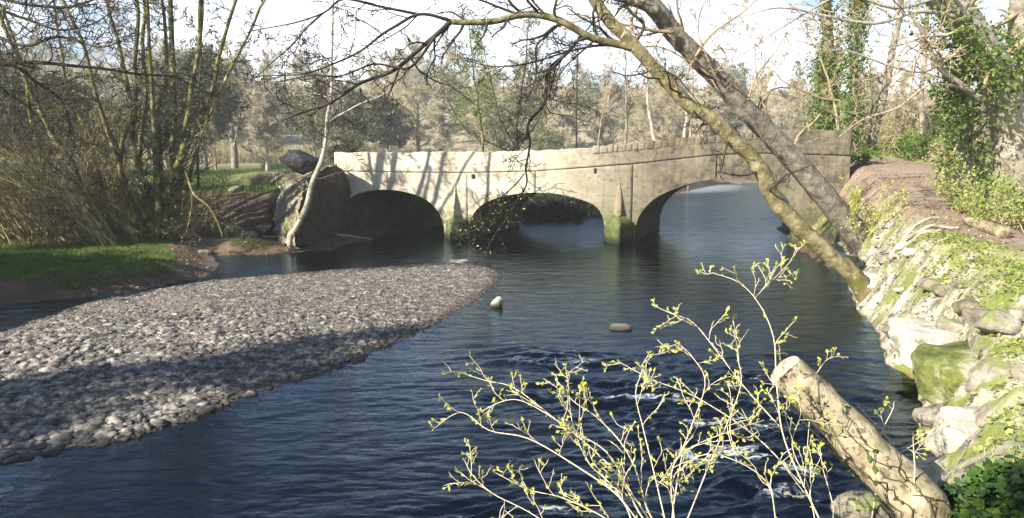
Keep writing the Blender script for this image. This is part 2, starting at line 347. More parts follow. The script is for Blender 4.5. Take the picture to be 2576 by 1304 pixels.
M['cutwood'] = mat('cut_wood', [(0.3, (0.58, 0.46, 0.31)), (0.7, (0.76, 0.64, 0.47))], 9, 0.8, 0.2, 40, coord='World')
M['dark_gap'] = mat('hole_shade', [(0.3, (0.03, 0.027, 0.02)), (0.7, (0.05, 0.045, 0.035))], 9, 0.95, 0, coord='World')  # near-black blocks: shade inside the drain holes put into the colour
# water: clear brownish water, reflecting by Fresnel; foam where the rapids break
m = bpy.data.materials.new('river_water'); m.use_nodes = True; t = m.node_tree; t.nodes.clear()
o_ = N(m, 'ShaderNodeOutputMaterial'); tr = N(m, 'ShaderNodeBsdfTransparent'); tr.inputs[0].default_value = (0.30, 0.20, 0.115, 1)
tm_ = N(m, 'ShaderNodeMixRGB'); tm_.inputs[1].default_value = (0.20, 0.13, 0.075, 1); tm_.inputs[2].default_value = (0.86, 0.72, 0.52, 1); t.links.new(attrf(m, 'shallow'), tm_.inputs[0]); t.links.new(tm_.outputs[0], tr.inputs[0])
gl = N(m, 'ShaderNodeBsdfGlossy'); gl.inputs['Roughness'].default_value = 0.09; gl.inputs[0].default_value = (0.64, 0.82, 1, 1)
fr = N(m, 'ShaderNodeFresnel'); fr.inputs['IOR'].default_value = 1.68
mx = N(m, 'ShaderNodeMixShader'); df = N(m, 'ShaderNodeBsdfDiffuse'); df.inputs[0].default_value = (0.50, 0.54, 0.58, 1); mx2 = N(m, 'ShaderNodeMixShader')
geo = N(m, 'ShaderNodeNewGeometry')
def wn(scale, st, det, rot=0.0):
    mp = N(m, 'ShaderNodeMapping'); mp.inputs['Scale'].default_value = st; mp.inputs['Rotation'].default_value = (0, 0, rot)
    t.links.new(geo.outputs['Position'], mp.inputs[0]); n = N(m, 'ShaderNodeTexNoise'); n.inputs['Scale'].default_value = scale
    n.inputs['Detail'].default_value = det; n.inputs['Roughness'].default_value = 0.55; n.inputs['Distortion'].default_value = 0.4; t.links.new(mp.outputs[0], n.inputs['Vector']); return n.outputs[0]
b1 = N(m, 'ShaderNodeBump'); b1.inputs['Strength'].default_value = 1.0; b1.inputs['Distance'].default_value = 0.036
t.links.new(mulf(m, wn(3.2, (0.38, 1.25, 1), 5, -0.25), attrf(m, 'ripple')), b1.inputs['Height'])
b2 = N(m, 'ShaderNodeBump'); b2.inputs['Strength'].default_value = 0.7; b2.inputs['Distance'].default_value = 0.006
t.links.new(wn(11, (0.45, 1.3, 1), 4, -0.2), b2.inputs['Height']); t.links.new(b1.outputs[0], b2.inputs['Normal'])
for nd in (gl, fr): t.links.new(b2.outputs[0], nd.inputs['Normal'])
t.links.new(fr.outputs[0], mx.inputs[0]); t.links.new(tr.outputs[0], mx.inputs[1]); t.links.new(gl.outputs[0], mx.inputs[2])
fa = attrf(m, 'foam'); fn = wn(8, (0.5, 1.5, 1), 9)
ad = N(m, 'ShaderNodeMath'); ad.operation = 'MULTIPLY_ADD'; t.links.new(fn, ad.inputs[0]); ad.inputs[1].default_value = 1.6; t.links.new(mulf(m, fa, 0.64), ad.inputs[2])
t.links.new(mulf(m, mulf(m, rampf(m, ad.outputs[0], 1.27, 1.50), rampf(m, wn(26, (0.7, 1.3, 1), 6), 0.40, 0.58)), 0.85), mx2.inputs[0]); t.links.new(mx.outputs[0], mx2.inputs[1]); t.links.new(df.outputs[0], mx2.inputs[2])
t.links.new(mx2.outputs[0], o_.inputs['Surface']); M['water'] = m

# ------------------------------------------------------------------ terrain
RW = np.array([(-60, -6), (-20, -1), (-8, 1.5), (-3, 2.4), (0, 3.0), (1.4, 3.4), (2.05, 4.2), (3.05, 5.4), (4.2, 6.5), (5.1, 7.8), (5.9, 10), (6.55, 11.5), (7.4, 14.2), (8.9, 17.5), (9.6, 21), (10.4, 24.5), (12, 30), (17, 40), (28, 60), (48, 80), (90, 100)], float)
RP = np.vstack([RW, [(400, 100), (400, -80), (-60, -80)]])
LW = np.array([(-80, 2), (-20, 11), (-11.1, 14.2), (-9.1, 15.3), (-8.15, 17.6), (-8.9, 20), (-9.8, 21.6), (-7.8, 21.8), (-6.3, 23.2), (-5.4, 27), (-3.5, 31.5), (0.8, 33.5), (5.2, 41), (13.3, 57), (23.6, 77), (45, 98), (90, 118)], float)
LP = np.vstack([LW, [(400, 125), (400, 500), (-400, 500), (-400, 2)]])
BAR = np.array([W(*a)[:2] for a in [(-350, 900), (0, 838), (250, 748), (520, 706), (800, 682), (1000, 668), (1130, 660), (1235, 662), (1255, 690), (1210, 745), (1120, 800), (1000, 858), (900, 905), (780, 950), (640, 985), (450, 1062), (300, 1112), (100, 1145), (0, 1170), (-350, 1250)]])
def sdist(poly, X, Y):
    X = np.asarray(X, float); Y = np.asarray(Y, float); d2 = np.full(X.shape, 1e18); ins = np.zeros(X.shape, bool)
    for i in range(len(poly)):
        a = poly[i]; b = poly[(i+1) % len(poly)]; e = b-a; l2 = e.dot(e)
        t = np.clip(((X-a[0])*e[0]+(Y-a[1])*e[1])/l2, 0, 1)
        d2 = np.minimum(d2, (X-a[0]-t*e[0])**2+(Y-a[1]-t*e[1])**2)
        c = (a[1] > Y) != (b[1] > Y)
        with np.errstate(divide='ignore', invalid='ignore'):
            xi = (b[0]-a[0])*(Y-a[1])/((b[1]-a[1]) if b[1] != a[1] else 1e-9)+a[0]
        ins ^= c & (X < xi)
    return np.where(ins, 1, -1)*np.sqrt(d2)
# the bridge's frame: face line direction e, normal n, barrel axis ax
TH = R(10.5); E2 = np.array([math.cos(TH), -math.sin(TH)]); N2_ = np.array([math.sin(TH), math.cos(TH)]); DF = 25.55
AX = np.array([math.sin(R(22)), math.cos(R(22))]); BT = 5.4/N2_.dot(AX)
def FS(px, py):                         # pixel -> (s along the face, z)
    d = ray(px, py); t = DF/(d[0]*N2_[0]+d[1]*N2_[1]); p = d*t
    return p[0]*E2[0]+p[1]*E2[1], CH+p[2]
def SP(s, z, back=0.0):                 # face coordinates -> world; back = metres along the barrel
    xy = N2_*DF+E2*s+AX*back; return np.array([xy[0], xy[1], z])
S_L = FS(842, 400)[0]; S_R = FS(2140, 400)[0]
def hgt(X, Y, rough=True):
    X = np.asarray(X, float); Y = np.asarray(Y, float); XY = np.stack([X, Y], -1)
    bump = fbm(XY*0.35, 4, 3)
    dr = sdist(RP, X, Y)+0.18*fbm(XY*0.9, 3, 11); pr = np.interp(Y, [-20, 0, 3.2, 5.6, 8, 12, 16, 20, 24, 28, 50, 90], [1.5, 1.3, .80, .82, 1.42, 1.6, 1.9, 2.3, 2.8, 3.1, 3.3, 4.0])
    pr = pr+0.10*np.clip(X-12, 0, 40)*sstep(0, 30, Y)*0.6
    wr = np.interp(Y, [3, 4.6, 6.5, 8, 20, 26, 30], [1.3, 0.9, 1.1, 1.2, 1.8, 2.6, 4])
    h_r = np.where(dr > 0, pr*sstep(0, 1, np.clip(dr/wr, 0, 1))**0.75, np.maximum(dr*0.7, -0.55))
    dl = sdist(LP, X, Y)+0.2*fbm(XY*0.8, 3, 12)
    back = sstep(23.6, 26.4, Y-5.0*sstep(-9.3, -7.6, X)+0.5*fbm(XY*0.5, 3, 5))
    pl = 0.42+1.5*back-0.25*sstep(-9.3, -8.0, X)*sstep(21, 22, Y)*(1-back)
    wl = np.where(Y > 28, 3.0, 1.3)
    h_l = np.where(dl > 0, pl*sstep(0, 1, np.clip(dl/wl, 0, 1))**0.8, np.maximum(dl*0.6, -0.55))
    # bridge approach embankments
    s = X*E2[0]+Y*E2[1]; q = X*N2_[0]+Y*N2_[1]-DF
    em = sstep(-0.6, 0.8, q)*(1-sstep(5.2, 9, q))*sstep(0.4, -1.4, s-S_L)*(1-0.5*sstep(3, 14, S_L-s))
    h_l = np.where(dl > 0, np.maximum(h_l, em*2.55), h_l)
    db = sdist(BAR, X, Y); h_b = np.where(db > 0, 0.24*(1-np.exp(-db/2.0)), np.maximum(db*0.22, -0.55))
    sh_ = 0
    for (q_, rd_) in (((-1.5, 6.0), 2.0), ((.2, 7.4), 1.0), ((-.2, 14.8), 2.2)): sh_ = np.maximum(sh_, np.exp(-((X-q_[0])**2+(Y-q_[1])**2)/rd_**2))
    h = np.maximum(np.maximum(np.maximum(h_r, h_l), h_b), -0.55+0.46*sh_)
    hill = sstep(75, 190, Y-0.15*X)*20+sstep(40, 120, -X-0.2*Y)*10
    h = h+np.where(np.maximum(dr, dl) > 3, hill, 0)
    rk = sstep(-.1, .25, dr)*sstep(1.7, .8, dr)*sstep(20, 17, Y)*sstep(4.5, 6, Y)
    led = 1-np.abs(fbm(XY*1.1, 4, 61)); h = h+rk*(0.55*(led-.72)+0.10*np.round(fbm(XY*1.7, 3, 62)*4)/4)
    if rough: h = h+np.where(h > 0.05, 1, 0.4)*(0.10*bump*np.clip(h+0.3, 0, 1)+0.045*fbm(XY*2.6, 4, 9))
    return h
def axis(segs):
    out = []
    for a, b, st in segs: out.append(np.arange(a, b, st))
    return np.concatenate(out)
gx = axis([(-260, -60, 8), (-60, -20, 1.2), (-20, -12, 0.3), (-12, 13, 0.11), (13, 24, 0.35), (24, 60, 1.2), (60, 261, 8)])
gy = axis([(-30, 2, 1.2), (2, 28, 0.11), (28, 45, 0.4), (45, 110, 1.2), (110, 420, 8)])
GX, GY = np.meshgrid(gx, gy)
HZ = hgt(GX, GY)
nr, nc = GX.shape
ii = (np.arange(nr-1)[:, None]*nc+np.arange(nc-1)[None]).ravel()
F = np.stack([ii, ii+1, ii+nc+1, ii+nc], 1)
xf, yf, hf = GX.ravel(), GY.ravel(), HZ.ravel()
drf, dlf = sdist(RP, xf, yf), sdist(LP, xf, yf)
# path: from the bridge end down the right bank
pathc = np.array([P(2150, 402, 26)[:2], (12.6, 22), (11.2, 17.5), (10.4, 14), (10.6, 11), (12.5, 8)])
def dline(c, X, Y):
    d = np.full(X.shape, 1e9)
    for a, b in zip(c[:-1], c[1:]):
        e = b-a; t = np.clip(((X-a[0])*e[0]+(Y-a[1])*e[1])/e.dot(e), 0, 1); d = np.minimum(d, np.hypot(X-a[0]-t*e[0], Y-a[1]-t*e[1]))
    return d
def pathmask(X, Y):
    XY = np.stack([X, Y], -1); d = dline(pathc, X, Y)+0.5*fbm(XY*0.8, 3, 21)
    m1 = sstep(2.0, 1.3, d)
    c2 = np.array([(-30, 31), (-14, 30.5), (-9.5, 28.5), (-8, 27)]); m2 = sstep(0.9, 0.5, dline(c2, X, Y)+0.2*fbm(XY, 2, 22))
    c3 = np.array([(-8.4, 18), (-9.6, 20), (-10.6, 22.5)]); m3 = sstep(1.1, 0.7, dline(c3, X, Y)+0.4*fbm(XY, 2, 23))
    return np.maximum(m1, np.maximum(m2*0.7, m3*0.25)), m3
pm, m3 = pathmask(xf, yf)
grass_m = (sstep(0.35, 0.9, drf)*(drf > 0)+sstep(0.8, 1.6, dlf)*(dlf > 0)*((yf < 22.3) | (yf > 26)))*(1-pm)*(1-m3)
grass_m = np.clip(grass_m, 0, 1)*(1-0.9*sstep(66, 84, yf))
bedm = sstep(0.02, -0.06, hf)
db = sdist(BAR, xf, yf)
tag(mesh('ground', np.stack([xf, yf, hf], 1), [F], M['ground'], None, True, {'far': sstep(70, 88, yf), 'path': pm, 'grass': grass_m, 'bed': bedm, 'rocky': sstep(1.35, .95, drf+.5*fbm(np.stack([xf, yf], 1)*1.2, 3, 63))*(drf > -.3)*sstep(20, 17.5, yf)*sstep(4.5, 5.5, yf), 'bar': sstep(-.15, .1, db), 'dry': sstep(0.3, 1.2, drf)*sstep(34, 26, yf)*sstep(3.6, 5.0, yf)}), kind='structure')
def Hn(x, y): return float(hgt(np.array([x]), np.array([y]))[0])

# ------------------------------------------------------------------ water
wy = np.concatenate([np.geomspace(2.2, 30, 620), np.geomspace(30.3, 125, 90)]); wu = np.linspace(-1.0, 0.95, 620)
WU, WY = np.meshgrid(wu, wy); WX = WU*WY
XY = np.stack([WX, WY], -1)
foam = np.zeros(WX.shape); ampl = np.full(WX.shape, 0.35)
FO = [((1330, 905), 0.30, 0.13, .95), ((1440, 908), 0.45, 0.14, 1.0), ((1700, 915), .5, .1, .5), ((1500, 995), 0.55, 0.12, .9), ((1600, 1000), 0.5, 0.12, .95), ((1720, 1010), 0.4, 0.12, .7),
      ((1800, 1060), .35, .16, .9), ((1850, 1130), .32, .14, .95), ((1760, 1150), .3, .1, .8), ((1930, 1080), .3, .14, .8), ((2000, 1180), .25, .2, .9), ((1960, 1240), .25, .14, .8), ((1690, 1080), .25, .1, .6),
      ((2050, 900), .4, .06, .5), ((1900, 950), .5, .08, .5), ((1690, 975), .3, .07, .6), ((2060, 1000), .3, .1, .7), ((1180, 1300), .15, .05, .6), ((1400, 1280), .25, .1, .7)]
for (q, sx, sy, a) in FO:
    sx *= 1.35; sy *= 1.25; p = W(*q); dx, dy = WX-p[0], WY-p[1]; c, s = math.cos(-0.2), math.sin(-0.2)
    gsn = np.exp(-((dx*c+dy*s)/sx)**2-((-dx*s+dy*c)/sy)**2); foam = np.maximum(foam, np.clip(gsn*a*1.35, 0, 1.05)); ampl = ampl+1.6*np.exp(-((dx)/(sx*2))**2-((dy)/(sy*3.5))**2)
foam = np.maximum(foam, 1.5*np.exp(-((WX-19-(WY-68)*.42)/5.5)**2-((WY-70)/13)**2)); foam = np.maximum(foam, .62*np.exp(-((WX-13-(WY-48)*.42)/3.2)**2-((WY-46)/10)**2))
ampl += 0.9*sstep(3.2, 0, np.hypot((WX-2.2)/1.3, WY-7.2))
warp = np.stack([fbm(XY*0.6, 2, 31), fbm(XY*0.6+9, 2, 32)], -1)*0.5
def rot2(p, a, sx, sy):
    c, s = math.cos(a), math.sin(a); return np.stack([(p[..., 0]*c+p[..., 1]*s)*sx, (-p[..., 0]*s+p[..., 1]*c)*sy], -1)
wz = 0.020*fbm(rot2(XY+warp, 0.22, 1.1, 2.9), 3, 41)+0.012*fbm(rot2(XY+warp, 0.12, 2.6, 8.0), 2, 42)+0.006*fbm(rot2(XY, 0.3, 7, 17), 2, 43)*sstep(20, 8, WY)
wz = 1.35*wz*np.clip(ampl, 0, 3.2)
calm = 1-0.75*sstep(-1.5, -4.5, WX)*sstep(17, 19.5, WY)
nr, nc = WX.shape; ii = (np.arange(nr-1)[:, None]*nc+np.arange(nc-1)[None]).ravel()
tag(mesh('river_water', np.stack([WX, WY, wz*calm], -1).reshape(-1, 3), [np.stack([ii, ii+1, ii+nc+1, ii+nc], 1)], M['water'], None, True, {'foam': foam.ravel(), 'shallow': np.exp(-np.clip(-hgt(WX, WY, False), 0, 2)*6.0).ravel(), 'ripple': (1+1.8*sstep(20, 34, WY)).ravel()}), kind='structure')

# ------------------------------------------------------------------ gravel bar
bx = axis([(-16, 1.2, 0.14)]); by = axis([(4.6, 22, 0.14)]); BX, BY = np.meshgrid(bx, by)
def pebbles(c, L_, yaw, tilt, hgt_, seed):
    """flat stones: rings of 7"""
    n = len(c); r = np.random.default_rng(seed); K = 7
    a = (np.arange(K)/K*2*math.pi)[None]+r.uniform(0, 0.5, (n, K)); rad = r.uniform(0.72, 1.12, (n, K))
    asp = r.uniform(0.45, 0.85, (n, 1))
    rings = []
    for zz, sc2 in ((-0.8, 0.6), (-0.1, 1.0), (0.55, 0.86), (0.85, 0.5)):
        x = np.cos(a)*rad*sc2*L_[:, None]; y = np.sin(a)*rad*sc2*L_[:, None]*asp
        z = np.full((n, K), 1.0)*zz*hgt_[:, None]*(1+r.uniform(-0.25, 0.25, (n, K)))
        rings.append(np.stack([x, y, z], -1))
    V = np.stack(rings, 1)                       # n,4,K,3
    ct, s_ = np.cos(tilt)[:, None, None], np.sin(tilt)[:, None, None]
    X, Y, Z = V[..., 0], V[..., 1], V[..., 2]; Y, Z = Y*ct-Z*s_, Y*s_+Z*ct
    cy, sy = np.cos(yaw)[:, None, None], np.sin(yaw)[:, None, None]; X, Y = X*cy-Y*sy, X*sy+Y*cy
    V = np.stack([X, Y, Z], -1)+c[:, None, None]
    b = (np.arange(n)*4*K)[:, None, None]; j = np.arange(K)[None, None]; j2 = (j+1) % K; rr_ = (np.arange(3)*K)[None, :, None]
    Q = np.stack([b+rr_+j, b+rr_+j2, b+rr_+K+j2, b+rr_+K+j], -1).reshape(-1, 4)
    cap = (np.arange(n)*4*K)[:, None]+3*K+np.arange(K)[None]
    return V.reshape(-1, 3), Q, cap
def scatter_bar(n, lo, hi, margin, seed, ymax=22, pw=1.0):
    r = np.random.default_rng(seed); X = r.uniform(-15, 1.2, n*6); Y = r.uniform(4.6, ymax, n*6)
    dens = np.clip((9.0/np.maximum(Y, 5))**pw, 0, 1); d = sdist(BAR, X, Y)+0.22*fbm(np.stack([X, Y], -1)*1.3, 3, 51)
    vis = np.abs(X) < Y*0.82+0.6
    sand = fbm(np.stack([X*.6+Y*.3, Y*1.4-X*.5], -1), 3, 52); k = (d > -margin) & vis & (r.random(n*6) < dens*np.where(sand > .22, .35, 1)*np.where(d < 0.05, .5, 1)); X, Y = X[k][:n], Y[k][:n]; m = len(X)
    Ls = lo*(hi/lo)**(r.random(m)**1.8)*np.interp(Y, [7, 10, 14, 20], [1.05, .85, .62, .55])
    z = hgt(X, Y)+Ls*0.10
    return pebbles(np.stack([X, Y, z], 1), Ls, r.normal(0.25, 0.55, m), r.normal(0.42, 0.30, m), Ls*r.uniform(0.16, 0.34, m), seed)
Vs, Qs, Cs, off = [], [], [], 0
for args in [(58000, 0.018, 0.05, 0.40, 61, 22, 0.0), (15000, 0.04, 0.08, 0.35, 62, 20, 0.4), (2300, 0.07, 0.14, 0.40, 63, 13, 1.6)]:
    V, Q, C = scatter_bar(*args); Vs.append(V); Qs.append(Q+off); Cs.append(C+off); off += len(V)
tag(mesh('gravel', np.vstack(Vs), [np.vstack(Qs), np.vstack(Cs)], M['pebble']), 'grey shingle bar of flat river stones running out into the water', 'gravel', kind='stuff')

# ------------------------------------------------------------------ rocks
def ico(sub):
    import bmesh
    bm = bmesh.new(); bmesh.ops.create_icosphere(bm, subdivisions=sub, radius=1.0)
    V = np.array([v.co[:] for v in bm.verts]); F = np.array([[v.index for v in f.verts] for f in bm.faces]); bm.free(); return V, F
IC = {s: ico(s) for s in (3, 4, 5)}
def rock(name, label, c, size, rz, m, seed, sub=5, cuts=9, amp=0.12, flat=None, group=None, tilt=(0, 0), cat='rock'):
    V, F = IC[sub]; V = np.sign(V)*np.abs(V)**0.62; V = V/np.linalg.norm(V, axis=1).max(); r = np.random.default_rng(seed)
    for i in range(cuts+6):
        n = norm(r.normal(0, 1, 3)); n = n/np.linalg.norm(n); dd = r.uniform(0.50, 0.80); s = V@n-dd
        V = V-np.where(s > 0, s, 0)[:, None]*n[None]*0.93
    if flat is not None:
        n = np.array(flat[:3]); n = n/np.linalg.norm(n); s = V@n-flat[3]; V = V-np.where(s > 0, s, 0)[:, None]*n[None]
    V = V*(1+1.6*amp*fbm(V*1.4+seed, 3, seed)[:, None])
    rd = 1-np.abs(fbm(V*2.6+seed, 4, seed+1)); V = V*(1+0.13*(rd-.75)[:, None]+0.05*fbm(V*7+seed, 4, seed+2)[:, None])
    V = V*np.array(size)
    for ax_, a in zip((0, 1), tilt):
        a = R(a); c_, s_ = math.cos(a), math.sin(a)
        if ax_ == 0: V = np.stack([V[:, 0], V[:, 1]*c_-V[:, 2]*s_, V[:, 1]*s_+V[:, 2]*c_], 1)
        else: V = np.stack([V[:, 0]*c_+V[:, 2]*s_, V[:, 1], -V[:, 0]*s_+V[:, 2]*c_], 1)
    if group: V = V*1.22; c = np.array(c)+np.array([0.30*size[0], 0.05, 0.05])
    V = V*(1+0.02*fbm(V*9+seed, 4, seed+5)[:, None])
    o = mesh(name, V, [F], m, None, True); o.location = [float(a) for a in c]; o.rotation_euler = (0, 0, R(rz))
    return tag(o, label, cat, group)
G = 'rocks along the right bank'
rock('boulder', 'big smooth pale slab of rock leaning out over the water below the grass', W(2330, 775, 0.45), (0.95, 0.85, 0.62), 20, M['rock_white'], 1, flat=(-0.75, -0.55, 0.35, 0.45), group=G, cat='boulder')
rock('boulder', 'small mossy rock under the big smooth pale slab', W(2305, 840, 0.25), (0.62, 0.5, 0.40), 0, M['rock_moss'], 2, group=G, cat='boulder')
rock('boulder', 'long flat-topped pale boulder at the water edge behind the moss-covered one', W(2400, 890, 0.42), (1.15, 0.75, 0.46), -6, M['rock_white'], 3, flat=(0, 0, 1, 0.55), group=G, cat='boulder')
rock('boulder', 'rounded boulder coated in yellow-green moss above a dark hollow', W(2440, 985, 0.42), (0.85, 0.72, 0.52), 10, M['rock_moss'], 4, group=G, cat='boulder')
rock('boulder', 'pale ledge of rock at the right edge above the shadowed bank', W(2545, 985, 0.62), (0.55, 0.5, 0.34), 30, M['rock'], 14, group=G, cat='boulder')
rock('boulder', 'flat bright triangular slab lowest on the bank beside the log', W(2440, 1130, 0.28), (0.72, 0.55, 0.34), 24, M['rock_white'], 5, flat=(-0.2, -0.45, 0.85, 0.42), group=G, cat='boulder')
rock('boulder', 'narrow pale rock between the mossy boulder and the bright triangular slab', W(2400, 1060, 0.18), (0.55, 0.28, 0.2), 5, M['rock'], 6, group=G, cat='boulder')
rock('boulder', 'square-edged brown rock half in shade at the right edge by the ground ivy', W(2550, 1110, 0.42), (0.34, 0.5, 0.5), 60, M['rock'], 15, group=G, cat='boulder')
rock('boulder', 'small wedge of rock in the water under the pale slab', W(2243, 800, 0.05), (0.24, 0.2, 0.17), 40, M['rock'], 7, 3, group=G)
rock('boulder', 'pale rock gripped by the roots of the mossy leaning tree', W(2215, 735, 0.25), (0.75, 0.6, 0.42), -20, M['rock_white'], 8, group=G, cat='boulder')
rock('boulder', 'brownish boulder set in the bank just above the tree roots', W(2290, 690, 0.6), (0.95, 0.7, 0.5), 15, M['rock'], 9, group=G, cat='boulder')
rock('boulder', 'rounded grey-green stone beside the yellow-leaved bush', W(2210, 618, 0.8), (0.42, 0.4, 0.42), 0, M['rock'], 10, group=G, cat='boulder')
rock('boulder', 'rough mossy block of stone at the foot of the bridge end', W(2070, 590, 0.45), (1.0, 0.75, 0.62), -12, M['rock'], 11, group=G, cat='boulder')
rock('boulder', 'low grey stone between the leaning trunk and the bridge end', W(2120, 640, 0.3), (0.6, 0.5, 0.36), 30, M['rock'], 12, group=G, cat='boulder')
rock('boulder', 'weathered stone lying on the bank between the grass and the tree roots', W(2350, 655, 0.95), (0.7, 0.5, 0.32), 12, M['rock'], 13, group=G, cat='boulder')
rock('boulder', 'pale stone at the very foot of the felled log', W(2150, 1290, 0.26), (0.22, 0.2, 0.16), 12, M['rock'], 16, 3, group=G)
rock('river_stone', 'white stone standing out of the water beyond the gravel tip', W(1250, 765, 0.06), (0.17, 0.13, 0.19), 20, M['rock_white'], 21, 3, 6, tilt=(0, 20), cat='stone')
rock('river_stone', 'low dark wet stone with a pale crest in mid river', W(1562, 826, 0.02), (0.26, 0.15, 0.10), 0, M['rock'], 22, 3, cat='stone')
rock('river_stone', 'flat grey slab lying at the gravel tip by the bridge pier', W(1156, 659, 0.08), (0.42, 0.26, 0.10), 0, M['rock_white'], 23, 3, cat='stone')
rock('fallen_boulder', 'dark rounded boulder with a lichened side on top of the wing wall', P(755, 403, 26.6), (0.92, 0.70, 0.62), 8, M['rock_dark'], 24, 5, 8, 0.16, tilt=(0, 14), cat='boulder')
for i, (x, y, l) in enumerate([(1860, 450, 'pale rock on the far bank seen under the right arch'), (1895, 449, 'second pale rock on the far bank, right of its neighbour')]):
    pass

# ------------------------------------------------------------------ bridge
br = thing('stone_bridge', 'old three-arched stone road bridge with a rising parapet and pointed cutwaters', 'bridge')
def curve(pts):                          # pixel curve -> arrays s, z
    a = np.array([FS(*q) for q in pts]); k = np.argsort(a[:, 0]); return a[k, 0], a[k, 1]
A1 = curve([(872, 520), (880, 500), (905, 486), (950, 478), (1000, 480), (1050, 492), (1085, 513), (1106, 540), (1117, 572)])
A2 = curve([(1180, 572), (1190, 540), (1215, 514), (1255, 497), (1300, 488), (1348, 485), (1400, 488), (1450, 499), (1490, 514), (1511, 534), (1520, 566)])
A3 = curve([(1597, 578), (1604, 552), (1625, 520), (1660, 492), (1710, 471), (1760, 457), (1810, 450), (1855, 450), (1905, 458), (1950, 475), (1980, 498), (1993, 530)])
ST = curve([(842, 431), (1100, 435), (1180, 435), (1350, 431), (1500, 420), (1600, 412), (1700, 401), (1800, 390), (1900, 386), (2000, 388), (2140, 392)])
TOP = curve([(842, 385), (1000, 384), (1200, 383), (1300, 382), (1400, 377), (1500, 371), (1600, 362), (1700, 352), (1800, 343), (1900, 335), (2000, 330), (2140, 329)])
def fstr(s): return np.interp(s, *ST)
def ftop(s): return np.interp(s, *TOP)
def arch_z(s):
    for A in (A1, A2, A3):
        if A[0][0] <= s <= A[0][-1]:
            ps = np.linspace(0, 1, 9); return float(np.interp(s, A[0], A[1])), A
    return None, None
for A in (A1, A2, A3):                   # round the polyline
    sm = smoothline(np.stack(A, 1), 5); A_ = (sm[:, 0], sm[:, 1]); A[0].resize(0, refcheck=False) if False else None
sm = [smoothline(np.stack(A, 1), 5) for A in (A1, A2, A3)]; A1, A2, A3 = [(q[:, 0], q[:, 1]) for q in sm]
joints = [FS(x, 450)[0] for x in (1175, 1347, 1592, 1802, 975)]
ss = set(np.round(np.arange(S_L, S_R, 0.09), 4)) | {S_L, S_R}
ss = [s for s in ss if all(abs(s-j) > 0.035 for j in joints) and all(abs(s-e) > 0.03 for A in (A1, A2, A3) for e in (A[0][0], A[0][-1]))]
for j in joints: ss += [j-0.024, j-0.014, j+0.014, j+0.024]
for A in (A1, A2, A3): ss += [A[0][0]-1e-4, A[0][0]+1e-4, A[0][-1]-1e-4, A[0][-1]+1e-4]
ss = np.array(sorted(ss)); BOT = -0.9; NR = 26
def rowz(s):
    z, A = arch_z(s); lo = BOT if z is None else z
    return lo, fstr(s)
cols = []
for s in ss:
    lo, hi = rowz(s); zs = np.concatenate([lo+(hi-0.022-lo)*np.linspace(0, 1, NR), [hi-0.012, hi+0.012]])
    rec = 0.05 if min(abs(s-j) for j in joints) < 0.02 else 0.0
    b = np.full(len(zs), rec); b[-2:] = 0.05
    cols.append([SP(s, z) + np.array([N2_[0], N2_[1], 0])*bb for z, bb in zip(zs, b)])
cols = np.array(cols); nS, nZ = cols.shape[:2]
rough = (0.028*fbm(cols*np.array([1.2, 1.2, 1.8]), 4, 71)+0.008*fbm(cols*9, 3, 72))
bulge = sstep(FS(1950, 450)[0], FS(2100, 450)[0], ss)[:, None]*0.10*fbm(cols*np.array([1.0, 1.0, 4.0]), 3, 73)
cols[..., :2] += (rough+bulge)[..., None]*N2_
uvs = np.stack([np.repeat(ss[:, None], nZ, 1), cols[..., 2]], -1).reshape(-1, 2)
Vf = cols.reshape(-1, 3); ii = (np.arange(nS-1)[:, None]*nZ+np.arange(nZ-1)[None]).ravel(); F = np.stack([ii, ii+nZ, ii+nZ+1, ii+1], 1); F = F[np.repeat(np.diff(ss) > 1e-3, nZ-1)]
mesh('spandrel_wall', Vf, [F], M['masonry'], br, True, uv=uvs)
# soffits, pier sides and the rear face
bot = cols[:, 0]; NB = 8
sof = np.array([[p+np.array([AX[0], AX[1], 0])*BT*t for t in np.linspace(0, 1, NB)] for p in bot])
uv2 = np.stack([np.repeat(ss[:, None], NB, 1), sof[..., 2]], -1).reshape(-1, 2)
ii = (np.arange(nS-1)[:, None]*NB+np.arange(NB-1)[None]).ravel()
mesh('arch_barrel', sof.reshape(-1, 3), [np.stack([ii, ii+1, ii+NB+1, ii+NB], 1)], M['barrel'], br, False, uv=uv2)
rear = np.array([[np.array([*(p[:2]+AX*BT), z]) for z in np.linspace(p[2], fstr(s)+0.02, 3)] for p, s in zip(bot, ss)])
ii = (np.arange(nS-1)[:, None]*3+np.arange(2)[None]).ravel()
mesh('rear_wall', rear.reshape(-1, 3), [np.stack([ii, ii+1, ii+4, ii+3], 1)], M['masonry'], br, False, uv=np.stack([np.repeat(ss[:, None], 3, 1), rear[..., 2]], -1).reshape(-1, 2))
